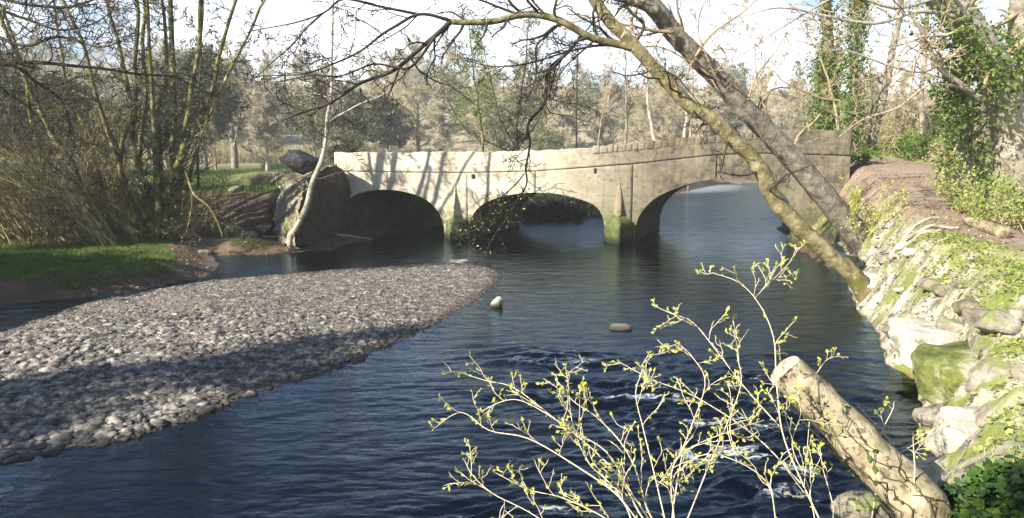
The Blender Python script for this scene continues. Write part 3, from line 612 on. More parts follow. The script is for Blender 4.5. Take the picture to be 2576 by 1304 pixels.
# parapets
def parapet(name, back, seed, s0, s1):
    S = np.arange(s0, s1, 0.08); Vv, uu = [], []
    nn = np.array([N2_[0], N2_[1], 0]); th = 0.36
    for s in S:
        z0, z1 = fstr(s)+0.012, ftop(s)+0.035*float(vn(np.array([[s*2.7, 3.0+seed]]))[0])+0.012*float(vn(np.array([[s*13, 7.0]]))[0])
        ring = [SP(s, z, back)+nn*(0.0 if i else 0.05) for i, z in enumerate([z0, z0+0.012]+list(np.linspace(z0+0.06, z1-0.05, 9))+[z1-0.012])]
        ring += [SP(s, z1+0.01, back)+nn*0.05, SP(s, z1+0.015, back)+nn*(th-0.05), SP(s, z1-0.05, back)+nn*th, SP(s, z0-0.2, back)+nn*th]
        Vv.append(ring); uu.append([(s, p[2]) for p in ring])
    Vv = np.array(Vv); c = Vv.copy(); d = 0.03*fbm(c*np.array([1.4, 1.4, 2.5]), 4, seed)+0.012*fbm(c*8, 3, seed+1); Vv[..., :2] -= d[..., None]*N2_
    k = Vv.shape[1]; ii = (np.arange(len(S)-1)[:, None]*k+np.arange(k-1)[None]).ravel()
    caps = [np.arange(k)[None], (np.arange(k)+(len(S)-1)*k)[None, ::-1]]
    return mesh(name, Vv.reshape(-1, 3), [np.stack([ii, ii+k, ii+k+1, ii+1], 1)]+caps, M['masonry'], br, True, uv=np.array(uu).reshape(-1, 2))
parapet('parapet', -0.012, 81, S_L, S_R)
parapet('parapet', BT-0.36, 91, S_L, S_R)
S = np.arange(S_L, S_R, 0.4); Vv = np.array([[SP(s, fstr(s)+0.1, 0.45), SP(s, fstr(s)+0.16, BT/2), SP(s, fstr(s)+0.1, BT-0.45)] for s in S]); ii = (np.arange(len(S)-1)[:, None]*3+np.arange(2)[None]).ravel()
mesh('deck', Vv.reshape(-1, 3), [np.stack([ii, ii+3, ii+4, ii+1], 1)], M['ground'], br)
# coping stones set on edge over the middle and right of the parapet
s = FS(1490, 375)[0]; s_end = FS(1905, 340)[0]; k = 0
while s < s_end:
    wd = rng.uniform(0.16, 0.34); hh = rng.uniform(0.25, 0.31); z = ftop(s+wd/2)-0.24
    V, F = IC[3]; V = np.sign(V)*np.abs(V)**0.2; V = V/np.abs(V).max()
    V = V*np.array([wd/2-0.012, 0.21, hh/2])*(1+0.05*fbm(V*2+k, 3, k)[:, None]); c, s_ = E2
    Vw = np.stack([V[:, 0]*E2[0]+V[:, 1]*N2_[0], V[:, 0]*E2[1]+V[:, 1]*N2_[1], V[:, 2]+V[:, 0]*(fstr(s+.5)-fstr(s))*1.6], 1)+SP(s+wd/2, z+hh/2, 0)+np.array([N2_[0], N2_[1], 0])*0.17
    mesh('coping_stone', Vw, [F], M['masonry'], br, True, uv=np.stack([np.full(len(V), s), V[:, 2]], 1)); s += wd+0.004; k += 1
# cutwaters: a pointed prism, a sloped cap and a slender half-pyramid above it
def cutwater(pxL, pxT, pxR, ztop, zcap, zs, sx, wsp):
    s0, s1 = FS(pxL, 560)[0], FS(pxR, 560)[0]; sm_ = FS(pxT, 560)[0]
    nn = np.array([N2_[0], N2_[1], 0]); pr = 0.85
    sm_ = s0+(s1-s0)*0.46
    def pt(s, z, f): return SP(s, z)-nn*f
    zz = np.linspace(-0.9, ztop, 12); V, F = [], []
    NL = 6
    for z in zz:
        row = [pt(s0+(sm_-s0)*t, z, pr*t-0.14*(t == 0)) for t in np.linspace(0, 1, NL)]+[pt(sm_+(s1-sm_)*t, z, pr*(1-t)-0.14*(t == 1)) for t in np.linspace(0, 1, NL)[1:]]
        V += row
    k = 2*NL-1
    for i in range(len(zz)-1):
        for j in range(k-1): a = i*k+j; F.append((a, a+1, a+k+1, a+k))
    V = np.array(V); V += 0.022*fbm(V*4, 4, int(pxT))[:, None]*np.array([1, 1, 0.3])
    b = (len(zz)-1)*k; V = np.vstack([V, [pt(sx, zcap, 0.0)]]); ap = len(V)-1
    T3 = [(b+j, b+j+1, ap) for j in range(k-1)]
    cw = mesh('cutwater', V, [np.array(F), np.array(T3)], M['masonry_moss'], br, False, uv=np.stack([V[:, 0]*E2[0]+V[:, 1]*E2[1], V[:, 2]], 1))
    sl, sr = sx-wsp*0.55, sx+wsp*0.62
    zb = ztop+0.10
    pts = [pt(sl, zb-.25, -0.03), pt(sx, zb-.25, 0.50), pt(sr, zb-.25, -0.03), pt(sx, zs, -0.01)]
    mesh('spire', np.array(pts), [np.array([(0, 1, 3), (1, 2, 3)])], M['masonry'], cw, False, uv=np.array([(sx, 1)]*4))
zz_ = lambda x, y: FS(x, y)[1]
cutwater(1119, 1136, 1179, zz_(1150, 556), zz_(1150, 540), zz_(1145, 455), FS(1145, 500)[0], 0.34)
cutwater(1521, 1558, 1598, zz_(1560, 560), zz_(1560, 530), zz_(1556, 437), FS(1556, 500)[0], 0.42)
def boxw(name, s0, s1, z0, z1, out, m, parent, into=0.05):
    nn = np.array([N2_[0], N2_[1], 0]); V = [SP(s, z)-nn*f for f in (-into, out) for z in (z0, z1) for s in (s0, s1)]
    return mesh(name, V, [np.array([(0, 1, 3, 2), (4, 6, 7, 5), (0, 4, 5, 1), (2, 3, 7, 6), (0, 2, 6, 4), (1, 5, 7, 3)])], m, parent)
a = FS(1186, 437); b = FS(1194, 449); boxw('drain_hole', a[0], b[0], b[1], a[1]-0.015, 0.03, M['dark_gap'], br)
a = FS(1494, 422); b = FS(1500, 436); boxw('drain_hole', a[0], b[0], b[1], a[1]-0.015, 0.03, M['dark_gap'], br)

# wing wall at the left end
def loft(curves, n, k, seed, amp, m, name, parent=None):
    C = [smoothline(c, k) for c in curves]; L_ = min(len(c) for c in C); C = [c[:L_] for c in C]
    rows = []
    for a, b in zip(C[:-1], C[1:]):
        for t in np.linspace(0, 1, n, endpoint=False): rows.append(a*(1-t)+b*t)
    rows.append(C[-1]); V = np.array(rows); V = V+amp*np.stack([fbm(V*2.2, 4, seed), fbm(V*2.2+5, 4, seed+1), fbm(V*2.2+9, 4, seed+2)*0.6], -1)
    V = V+(amp*.55*(1-np.abs(fbm(V*4.5, 4, seed+7))-.7))[..., None]*np.array([-.6, -.7, .3])
    a_, b_ = V.shape[:2]; ii = (np.arange(a_-1)[:, None]*b_+np.arange(b_-1)[None]).ravel()
    return mesh(name, V.reshape(-1, 3), [np.stack([ii, ii+1, ii+b_+1, ii+b_], 1)], m, parent, True)
ww = thing('wing_wall', 'sloping rubble wing wall in deep shade at the left end of the bridge', 'wing wall')
cA = np.array([P(800, 428, 28.5), P(735, 455, 28), P(690, 485, 27.4), P(675, 530, 26.8), P(680, 600, 25.6)])
cB = np.array([P(826, 416, 26.8), P(768, 448, 25.3), P(725, 488, 24.4), P(712, 540, 23.8), P(708, 612, 23.2)])
cC = np.array([P(852, 414, 26.3), P(800, 436, 24.6), P(765, 476, 23.5), P(752, 530, 22.9), P(748, 618, 22.3)])
def onface(x, y, d=0.02): s, z = FS(x, y); return SP(s, z)-np.array([N2_[0], N2_[1], 0])*d
cD = np.array([onface(846, 412, .3), onface(868, 430, .1), onface(880, 462, .06), onface(884, 500, .05), onface(884, 610, .05)])
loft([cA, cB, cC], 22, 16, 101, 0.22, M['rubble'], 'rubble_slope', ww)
loft([cC, cD], 34, 12, 102, 0.12, M['rubble_shaded'], 'wall_face', ww)
loft([cA+np.array([0.0, 1.5, -0.2]), cA], 3, 8, 101, 0.1, M['rubble'], 'wall_top', ww)

# ================================================================== vegetation
def from_px(l, Y0, Y1, r0, r1, k=5, jit=0.0):
    n = len(l); pts = np.array([P(x, y, Y0+(Y1-Y0)*i/max(n-1, 1)) for i, (x, y) in enumerate(l)])
    s = smoothline(pts, k)
    if jit: s = s+jit*np.stack([vn(s*1.3+3), vn(s*1.3+9), vn(s*1.3+17)], -1)
    return s, np.linspace(r0, r1, len(s))
def clad(br, n, spread, size):          # leaves clinging round a trunk
    c = []
    for p, r in br:
        idx = rng.uniform(0, len(p)-1.001, n); a = idx.astype(int); q = (idx-a)[:, None]; c.append(p[a]*(1-q)+p[a+1]*q+norm(rng.normal(0, 1, (n, 3)))*(r[a][:, None]+np.abs(rng.normal(0, spread, (n, 1)))))
    return leafs(np.vstack(c), size)

# ---- the two leaning trees of the right bank
G2 = 'trees leaning over the river from the right bank'
def leaning(label, main, Ys, r0, r1, limbs, moss, twn, seedn, m, twm):
    p, r = from_px(main, Ys[0], Ys[1], r0, r1, 8)
    o = p[0].copy(); o[2] = Hn(o[0], o[1])
    t = thing('leaning_tree', label, 'tree', G2, o)
    # root flare
    r = r*(1+0.5*np.exp(-np.linspace(0, 30, len(r))))
    tube_obj('trunk', rel([(p, r)], o), 14, m, t, 0.16, True, 5)
    tw = []
    for lm, Ya, Yb, ra, rb, big in limbs:
        lp, lr = from_px(lm, Ya, Yb, ra, rb, 6, 0.06)
        tube_obj('limb', rel([(lp, lr)], o), 8, m if ra > .08 else twm, t, 0.08)
        out = []; Ln = np.linalg.norm(lp[-1]-lp[0])
        kids(lp, lr, min(Ln, 4.5), 0, out, (twn[0] if big else twn[1], 6, 4), 0.42, 0.26, -0.01, (25, 70), 6, 0.55, 0.12, 0.8); tw += split(out)
    out = []; kids(p[len(p)//4:], r[len(r)//4:], 4.0, 0, out, (14, 6, 4), 0.42, 0.25, 0.05, (35, 80), 6, 0.2, 0.1); tw += split(out)
    tube_obj('crown', rel([(a, np.maximum(b, 0.0062)) for a, b in tw], o), 3, twm, t)
    return t, o, p
limbs1 = [
 ([(1610, 122), (1583, 118), (1506, 93), (1440, 62), (1376, 43), (1314, 35), (1247, 52), (1190, 54), (1139, 55)], 14.1, 13.2, 0.085, 0.055, True),
 ([(1139, 55), (1093, 98), (1005, 165), (913, 206), (835, 257), (760, 285), (707, 309)], 13.2, 12.6, 0.05, 0.012, True),
 ([(1100, 92), (1057, 150), (1020, 172), (940, 160), (860, 195), (780, 190), (700, 205)], 13.1, 12.4, 0.03, 0.008, False),
 ([(1139, 53), (1057, 41), (990, 72), (913, 123), (835, 165), (760, 185), (640, 190)], 13.2, 12.2, 0.035, 0.008, False),
 ([(1057, 41), (960, 20), (861, 0), (810, 31), (707, 62), (604, 93)], 13.1, 12.2, 0.03, 0.007, False),
 ([(810, 33), (770, 70), (733, 113), (680, 160), (630, 205)], 12.8, 12.4, 0.02, 0.006, False),
 ([(1005, 165), (960, 260), (900, 330), (860, 370)], 13, 12.6, 0.02, 0.006, False),
 ([(1473, 80), (1427, 134), (1376, 185), (1365, 257), (1330, 309), (1334, 360), (1322, 427)], 14, 15, 0.04, 0.022, True),
 ([(1322, 427), (1324, 463), (1300, 505), (1278, 545), (1240, 600), (1216, 650)], 15, 15.3, 0.022, 0.008, False),
 ([(1318, 437), (1290, 470), (1247, 512), (1225, 550), (1211, 571), (1160, 590)], 15, 15.3, 0.018, 0.006, False),
 ([(1407, 62), (1370, 95), (1350, 120), (1347, 195), (1314, 267), (1270, 330)], 14, 14.4, 0.028, 0.008, False),
 ([(1583, 118), (1500, 110), (1420, 130), (1330, 160), (1250, 170), (1170, 150)], 14.1, 13.4, 0.03, 0.007, False),
 ([(1600, 110), (1620, 60), (1580, 20), (1560, -40)], 14.1, 14.0, 0.04, 0.02, False),
 ([(1640, 165), (1700, 190), (1750, 250), (1775, 290)], 14.1, 14.4, 0.02, 0.006, False),
 ([(1506, 93), (1440, 150), (1400, 200), (1390, 230)], 14.0, 14.6, 0.02, 0.006, False),
 ([(1380, 43), (1340, 0), (1320, -30)], 13.8, 13.8, 0.03, 0.01, False),
 ([(1314, 35), (1200, 0), (1100, -25)], 13.6, 13.4, 0.03, 0.01, False),
]
t1, o1, p1 = leaning('slender mossy trunk arching far over the river with long drooping limbs',
 [(2225, 815), (2185, 755), (2145, 690), (2098, 653), (2036, 597), (1985, 545), (1939, 489), (1923, 443), (1887, 391), (1841, 350), (1790, 298), (1738, 268), (1687, 216), (1635, 160), (1584, 103), (1532, 51), (1496, 0), (1470, -60), (1460, -130)],
 (14.4, 13.9), 0.20, 0.105, limbs1, True, (12, 8), 1, M['bark_alder'], M['twig_dark'])
limbs2 = [
 ([(1656, 31), (1600, 5), (1540, -10), (1480, -40)], 16.5, 16, 0.12, 0.06, True),
 ([(1697, 88), (1640, 80), (1560, 60), (1490, 40), (1420, 60)], 16.6, 16, 0.05, 0.012, False),
 ([(1815, 206), (1780, 150), (1760, 60), (1790, -30)], 17, 16.6, 0.03, 0.01, False),
 ([(1790, 190), (1720, 145), (1650, 120), (1560, 130)], 17, 16.6, 0.03, 0.008, False),
 ([(1872, 273), (1900, 200), (1960, 120), (2000, 40)], 17.3, 17, 0.03, 0.008, False),
 ([(1748, 139), (1800, 80), (1870, 30), (1930, -20)], 16.9, 16.6, 0.04, 0.012, False),
]
t2, o2, p2 = leaning('thicker grey trunk leaning up from the rocks beside the bridge end, behind the mossy one',
 [(2185, 640), (2150, 590), (2108, 535), (2057, 473), (1995, 401), (1934, 335), (1872, 273), (1815, 206), (1748, 139), (1697, 88), (1656, 31), (1610, -20), (1560, -90)],
 (18.6, 16.4), 0.33, 0.19, limbs2, False, (10, 8), 2, M['bark_grey'], M['twig_tan'])
# leaves on the drooping spray in front of the bridge
pts = []
for lm in (limbs1[8], limbs1[9]):
    lp, _ = from_px(lm[0], lm[1], lm[2], .01, .01, 12); pts.append(lp[10:])
c = np.vstack(pts); c = c[rng.integers(0, len(c), 130)]+rng.normal(0, 0.16, (130, 3))
V, F = leafs(c, 0.032); mesh('leaves', V-o1, [F], M['leaf_young'], t1)

# ---- coppiced alder of the left bank
ck = [
 ([(362, 600), (355, 576), (335, 530), (319, 489), (305, 430), (309, 360), (329, 288), (322, 220), (310, 154), (285, 70), (262, -30)], 22.2, .085, .04),
 ([(378, 600), (381, 566), (372, 489), (355, 437), (338, 370), (334, 309), (342, 230), (340, 154), (346, 70), (342, -30)], 22.6, .09, .045),
 ([(392, 600), (396, 561), (394, 490), (391, 412), (388, 320), (383, 232), (375, 120), (368, -30)], 22.0, .085, .04),
 ([(410, 600), (417, 561), (424, 510), (430, 463), (448, 376), (470, 300), (484, 206), (500, 103), (507, -30)], 22.4, .10, .05),
 ([(430, 600), (442, 561), (450, 489), (466, 386), (494, 319), (520, 262), (540, 206), (562, 103), (600, -20)], 22.8, .10, .04),
 ([(340, 600), (290, 545), (226, 494), (180, 412), (150, 370), (129, 334), (100, 280), (77, 232), (45, 150), (15, 77), (-10, 10)], 21.6, .10, .04),
 ([(350, 598), (335, 520), (309, 437), (278, 350), (255, 280), (232, 206), (205, 103), (150, -20)], 22.9, .09, .04),
 ([(438, 600), (437, 500), (434, 412), (440, 300), (437, 206), (432, 90), (430, -30)], 23.4, .10, .06),
 ([(370, 600), (362, 520), (350, 430), (356, 330), (366, 230), (360, 110), (364, -30)], 23.2, .08, .04),
 ([(400, 600), (408, 500), (405, 400), (400, 300), (420, 180), (415, 60), (405, -30)], 22.9, .075, .035),
 ([(448, 600), (470, 520), (480, 430), (505, 350), (530, 280), (580, 180), (640, 60), (680, -20)], 22.4, .06, .025),
 ([(386, 486), (412, 462), (442, 425), (458, 395), (463, 365)], 22.0, .10, .09),
 ([(458, 400), (470, 440), (489, 489), (520, 515), (540, 550), (556, 597)], 21.7, .035, .018),
 ([(470, 460), (484, 500), (478, 545), (470, 590)], 21.8, .025, .012),
 ([(230, 486), (205, 520), (190, 550), (168, 588)], 21.5, .03, .015),
 ([(360, 600), (315, 540), (260, 500), (200, 480), (120, 470)], 21.9, .045, .015),
]
o = P(395, 600, 22.4); o[2] = Hn(o[0], o[1])
co = thing('coppiced_alder', 'many-stemmed coppiced tree with sunlit mossy poles on the left bank', 'tree', None, o)
tw = []
for pl, Yd, ra, rb in ck:
    p, r = from_px(pl, Yd, Yd-0.5+rng.uniform(-.8, .4), ra, rb, 5, 0.05)
    p[0, 2] -= 0.3
    tube_obj('stem', rel([(p, r*1.25)], o), 8, M['bark_coppice'], co, 0.14, True, int(Yd*10))
    out = []; nB = 13 if len(pl) > 6 else 4
    kids(p[3:], r[3:], 3.2, 0, out, (nB, 6, 4), 0.45, 0.22, 0.07, (30, 75), 5, 0.33, 0.15); tw += split(out)
tube_obj('crown', rel([(a, np.maximum(b, 0.009)) for a, b in tw], o), 3, M['twig_dark'], co)
en = np.array([a[-1] for a, b in tw]); V, F = leafs(np.repeat(en, 2, 0)+rng.normal(0, .05, (len(en)*2, 3)), 0.035); mesh('leaves', V-o, [F], M['leaf_olive'], co)
# more slender trees left of it
def px_tree(name, label, pl, Y0, Y1, r0, r1, m, ch=(14, 6, 4), Ln=2.6, leaf=None, lsize=0.04, cat='tree', group=None, twm=None, up=0.08, minr=0.008, limbs=(), nm=2, ang=(35, 75)):
    p, r = from_px(pl, Y0, Y1, r0, r1, 6, 0.04); o = p[0].copy(); g = Hn(o[0], o[1])
    if o[2] > g: p[0, 2] = g-0.15; 
    o[2] = g
    t = thing(name, label, cat, group, o)
    tube_obj('trunk', rel([(p, r)], o), 10 if r0 > .05 else 6, m, t, 0.1, True, int(pl[0][0]))
    tw = []; out = []; kids(p[2:], r[2:], Ln, 0, out, ch, 0.48, 0.2, up, ang, 5, 0.3, 0.2); tw += split(out)
    for lm, a, b, ra, rb in limbs:
        lp, lr = from_px(lm, a, b, ra, rb, 5, .04); tube_obj('limb', rel([(lp, lr)], o), 6, m, t)
        out = []; kids(lp, lr, Ln*.8, 0, out, (8, 5, 3), 0.48, 0.2, up, ang, 5, 0.5, 0.15); tw += split(out)
    tube_obj('crown', rel([(a, np.maximum(b, minr)) for a, b in tw], o), 3, twm or m, t)
    if leaf:
        en = np.array([a[-1] for a, b in tw]); en = np.repeat(en, nm, 0); V, F = leafs(en+rng.normal(0, lsize*2.5, en.shape), lsize); mesh('leaves', V-o, [F], leaf, t)
    return t
px_tree('alder_tree', 'slim dark tree leaning left out of the scrub nearest the left edge', [(150, 590), (110, 430), (80, 300), (60, 180), (20, 60), (-20, -40)], 23.6, 23, .09, .03, M['bark_coppice'], leaf=M['leaf_olive'])
px_tree('alder_tree', 'slim tree with yellowish bark between the left scrub and the coppiced stems', [(265, 590), (250, 450), (215, 330), (170, 230), (150, 100), (130, -30)], 24.6, 24, .08, .035, M['bark_coppice'], leaf=M['leaf_olive'])
px_tree('alder_tree', 'straight thin dark pole rising just right of the coppiced stems', [(500, 520), (497, 400), (500, 260), (506, 120), (512, -30)], 26.5, 26.5, .06, .03, M['twig_dark'], (12, 6, 4))
px_tree('birch_sapling', 'slender pale-barked young tree curving up from the mud spit by the wing wall',
 [(728, 596), (745, 575), (770, 520), (785, 470), (800, 425), (812, 385), (820, 340), (824, 300), (832, 250), (836, 170), (838, 90), (838, -40)], 22.55, 22.4, .115, .03, M['bark_pale'], (18, 7, 4), 2.6, None, up=0.05, twm=M['twig_dark'], minr=0.006,
 limbs=[([(822, 312), (860, 285), (905, 262), (960, 240), (1010, 200)], 22.5, 22, .04, .01), ([(832, 250), (790, 235), (740, 240), (690, 250)], 22.4, 22, .03, .008)])
# ---- willow scrub of the left bank: sheaves of shoots leaning left
def scrub(label, x0, x1, y0, Ys, n, tgt, m, leaf, name='willow_shrub', lz=0.03, wig=0.10, grp='willow scrub on the left bank', r=0.022, cat='shrub', dens=3):
    o = P((x0+x1)/2, y0, sum(Ys)/2); o[2] = Hn(o[0], o[1]); t = thing(name, label, cat, grp, o); br = []
    for i in range(n):
        Yb = rng.uniform(*Ys); xb = rng.uniform(x0, x1); a = P(xb, y0, Yb); a[2] = Hn(a[0], a[1])-0.05
        b = P(rng.uniform(tgt[0], tgt[1]), rng.uniform(tgt[2], tgt[3]), Yb+rng.uniform(-1.5, 1.0))
        mid = (a+b)/2+np.array([rng.normal(0, .2), rng.normal(0, .2), rng.uniform(0.1, 0.6)])
        p = smoothline([a, mid, b], 4); rr = r*rng.uniform(.6, 1.6)*np.linspace(1, .35, len(p)); br.append((p, rr))
        out = []; kids(p, rr, np.linalg.norm(b-a)*.8, 0, out, (dens+2, dens), 0.38, wig*1.5, 0.06, (15, 50), 4, 0.55, 0.25); br += split(out)
    tube_obj('shoots', rel([(a, np.maximum(b, 0.007)) for a, b in br], o), 3, m, t)
    c = np.vstack([a[rng.integers(1, len(a), 1)] for a, b in br])[::2]; V, F = leafs(c+rng.normal(0, .03, c.shape), lz); mesh('leaves', V-o, [F], leaf, t)
scrub('tangle of yellowish shoots leaning left at the very left edge of the bank', -120, 90, 590, (20.5, 24), 85, (-330, -20, 260, 480), M['willow'], M['leaf_straw'])
scrub('dense sheaf of low olive shoots fanning left above the grass patch', 60, 300, 592, (20.5, 23.5), 110, (-160, 160, 330, 520), M['willow'], M['leaf_straw'])
scrub('upright leafy brush crowding the foot of the coppiced stems', 200, 350, 592, (22.8, 25), 80, (80, 330, 260, 470), M['willow'], M['leaf_olive'])
scrub('low twiggy brush hanging over the dark earth bank right of the coppiced stems', 440, 520, 560, (23.8, 25), 14, (430, 560, 420, 520), M['willow'], M['leaf_olive'])
scrub('tall dark brush standing behind the left scrub', -100, 330, 560, (25.5, 29), 120, (-160, 360, 150, 360), M['twig_dark'], M['leaf_olive'], lz=0.06, r=.02)

# ---- trees beyond the bridge
px_tree('alder_tree', 'young tree with fresh green leaves standing behind the bridge left of centre', [(1215, 400), (1212, 330), (1200, 250), (1188, 150), (1180, 60)], 35, 35, .08, .02, M['bark_coppice'], (18, 7, 5), 3.4, M['leaf_green'], 0.055, nm=3)
px_tree('alder_tree', 'spreading bare tree with several limbs behind the middle of the bridge', [(1300, 400), (1300, 330), (1310, 250), (1322, 150), (1330, 40)], 36, 36, .09, .02, M['twig_dark'], (18, 7, 5), 3.6, M['leaf_olive'], 0.05, twm=M['bark_coppice'],
   limbs=[([(1302, 380), (1260, 300), (1240, 220), (1215, 120)], 36, 35, .05, .015), ([(1305, 370), (1350, 310), (1380, 230), (1420, 160)], 36, 35, .05, .015), ([(1300, 390), (1180, 330), (1130, 260), (1090, 180)], 36, 35, .04, .012)])
px_tree('alder_tree', 'thin straight tree behind the bridge, first of the row right of centre', [(1449, 400), (1450, 300), (1452, 180), (1455, 60)], 37, 37, .06, .02, M['twig_dark'], (16, 6, 4), 2.6)
px_tree('alder_tree', 'second thin tree behind the bridge, with a dark upright trunk', [(1573, 400), (1576, 300), (1574, 200), (1572, 60)], 44, 44, .11, .03, M['bark_grey'], (18, 6, 4), 3.4, twm=M['twig_dark'])
px_tree('alder_tree', 'slender bare tree behind the bridge beneath the arching mossy trunk', [(1500, 400), (1510, 320), (1525, 240), (1530, 140)], 42, 42, .05, .02, M['twig_tan'], (16, 6, 4), 3.0)
px_tree('dead_tree', 'bleached bare trunk leaning left beyond the bridge', [(1650, 375), (1640, 320), (1630, 260), (1626, 190), (1622, 120)], 62, 62, .19, .06, M['bark_pale'], (10, 5, 3), 4.5)
px_tree('dead_tree', 'short bleached forked stump trunk beyond the bridge, right of the taller one', [(1720, 375), (1722, 330), (1728, 300), (1724, 270)], 74, 74, .22, .10, M['bark_pale'], (6, 4, 3), 5.0)
px_tree('alder_tree', 'thin bare tree seen in the gap between the two leaning trunks', [(1735, 375), (1740, 280), (1742, 180), (1745, 80)], 62, 62, .12, .04, M['twig_tan'], (18, 6, 4), 5)
px_tree('alder_tree', 'bare tan tree standing right of the grey leaning trunk beyond the bridge', [(1900, 370), (1905, 300), (1903, 200), (1898, 100)], 95, 95, .18, .07, M['twig_tan'], (18, 6, 4), 8)
# ---- right side: ivy trees
px_tree('ivy_clad_tree', 'tall dark trunk wrapped in bright green ivy behind the bridge end', [(2085, 400), (2086, 300), (2084, 150), (2078, 0), (2075, -80)], 31, 31, .26, .20, M['bark_grey'], (16, 6, 4), 3.6, twm=M['twig_tan'])
px_tree('ivy_clad_tree', 'slimmer ivy-covered trunk close to the right of the tallest ivy tree', [(2150, 400), (2152, 300), (2150, 150), (2160, 0), (2165, -80)], 29.5, 29.5, .17, .12, M['bark_grey'], (14, 6, 4), 3.2, twm=M['twig_tan'])
ivy = [o_ for o_ in COL.objects if o_.name.startswith('ivy_clad_tree')]
def add_ivy(tree, pl, Y, n, spread, size, m, name='ivy'):
    p, r = from_px(pl, Y, Y, .25, .2, 5); V, F = clad([(p, r)], n, spread, size); mesh(name, V-np.array(tree.location[:]), [F], m, tree)
add_ivy(ivy[0], [(2085, 395), (2070, 330), (2075, 260), (2085, 180), (2090, 140)], 31, 5000, 0.42, 0.085, M['leaf_green'])
add_ivy(ivy[0], [(2080, 180), (2080, 60), (2075, -40)], 31, 1200, 0.18, 0.08, M['leaf_ivy'])
add_ivy(ivy[1], [(2155, 430), (2150, 300), (2150, 150), (2160, 0), (2162, -40)], 29.5, 6000, 0.26, 0.075, M['leaf_ivy'])
px_tree('bare_tree', 'thin grey tree with a crooked trunk left of the ivy trees', [(2112, 400), (2108, 330), (2098, 260), (2080, 200), (2060, 120)], 27, 27, .07, .03, M['twig_tan'], (12, 6, 4), 3.0,
   limbs=[([(2108, 255), (2060, 245), (2010, 225), (1970, 205), (1950, 180)], 27, 26.5, .05, .015)])
px_tree('bare_tree', 'leaning bare tree between the ivy trees and the path', [(2185, 400), (2200, 330), (2225, 230), (2245, 130), (2262, 40), (2270, -50)], 30, 30, .22, .10, M['bark_grey'], (16, 6, 4), 3.6, twm=M['twig_tan'],
   limbs=[([(2200, 330), (2190, 290), (2215, 240), (2240, 200)], 30, 30, .07, .02), ([(2370, 400), (2320, 370), (2270, 350), (2215, 345)], 27, 28, .05, .02)])
px_tree('bare_tree', 'upright pale bare tree standing behind the grassy end of the path', [(2312, 420), (2318, 300), (2325, 150), (2335, 0), (2340, -60)], 27, 27, .11, .06, M['bark_grey'], (18, 6, 4), 3.2, twm=M['twig_tan'])
px_tree('bare_tree', 'slim leaning trunk between the upright pale tree and the big ivy tree', [(2370, 420), (2372, 330), (2385, 220), (2395, 120), (2400, 0)], 25, 25, .09, .05, M['bark_pale'], (12, 6, 4), 2.8, twm=M['twig_tan'])
bt = px_tree('big_ivy_tree', 'massive forked tree hung with ivy at the right edge above the path', [(2560, 470), (2555, 380), (2545, 300), (2505, 190), (2440, 80), (2370, -20), (2330, -80)], 17.0, 15.2, .52, .30, M['bark_pale'], (12, 6, 4), 3.6, twm=M['twig_tan'],
   limbs=[([(2550, 330), (2590, 200), (2570, 80), (2560, -40)], 17, 16, .30, .2), ([(2470, 250), (2380, 190), (2340, 120), (2290, 30)], 15.8, 14.8, .09, .03),
          ([(2400, 40), (2300, 30), (2200, 62), (2080, 40), (1960, 20), (1840, 50)], 15.2, 14.6, .05, .01), ([(2420, 130), (2330, 180), (2250, 170), (2130, 130), (2020, 140)], 15.4, 14.6, .04, .008),
          ([(2440, 230), (2340, 215), (2260, 270), (2180, 300), (2112, 345)], 15.4, 15, .035, .01), ([(2370, -10), (2250, 20), (2120, -10), (1980, 60), (1900, 120), (1820, 170)], 15.2, 14.6, .045, .008),
          ([(2430, 60), (2380, 90), (2300, 100), (2210, 190), (2120, 200)], 15.2, 14.6, .035, .008)], cat='tree')
b0 = np.array(bt.location[:])
for pl, Y, n, sd in [([(2440, 480), (2420, 380), (2415, 260), (2420, 160)], 17, 1500, .26), ([(2540, 300), (2490, 180), (2420, 70), (2370, -10)], 15.6, 450, .16), ([(2330, 20), (2400, 90), (2440, 130)], 15.4, 600, .2),
                     ([(2530, 100), (2520, 160), (2560, 220)], 15, 600, .2), ([(2400, 180), (2400, 300)], 16, 800, .2)]:
    p, r = from_px(pl, Y, Y, .3, .25, 5); V, F = clad([(p, r)], n, sd, 0.06); mesh('ivy', V-b0, [F], M['leaf_ivy'], bt)
px_tree('ivy_clad_tree', 'ivy-smothered straight trunk just left of the massive forked tree', [(2425, 470), (2425, 380), (2420, 250), (2412, 120), (2408, -40)], 17.4, 17.4, .20, .13, M['bark_pale'], (8, 5, 3), 2.4, twm=M['twig_tan'])
# brush on the right
def bush(label, px, py, Y, w_, h_, n, m, leaf, name='bush', lz=0.05, nl=6, grp='bushes along the path', cat='bush'):
    o = P(px, py, Y); o[2] = Hn(o[0], o[1]); t = thing(name, label, cat, grp, o); br = []
    for i in range(n):
        a = o+np.array([rng.normal(0, w_*.25), rng.normal(0, w_*.25), -0.05]); d = np.array([rng.normal(0, .5), rng.normal(0, .5), 1.0])
        out = []; grow(a, d, h_*rng.uniform(.6, 1.1), 0.014*h_**.5, 0, out, (6, 4), .45, .16, .03, (25, 60), 5, .6, .15); br += split(out)
    tube_obj('branches', rel([(a, np.maximum(b, 0.004)) for a, b in br], o), 3, m, t)
    c = np.vstack([a[rng.integers(1, len(a), nl)] for a, b in br]); V, F = leafs(c+rng.normal(0, lz*1.5, c.shape), lz); mesh('leaves', V-o, [F], leaf, t); return t
bush('yellow-leaved sapling bush at the bank edge beside the leaning grey trunk', 2175, 600, 18.2, .5, 1.5, 9, M['willow'], M['leaf_young'], lz=.035, nl=5)
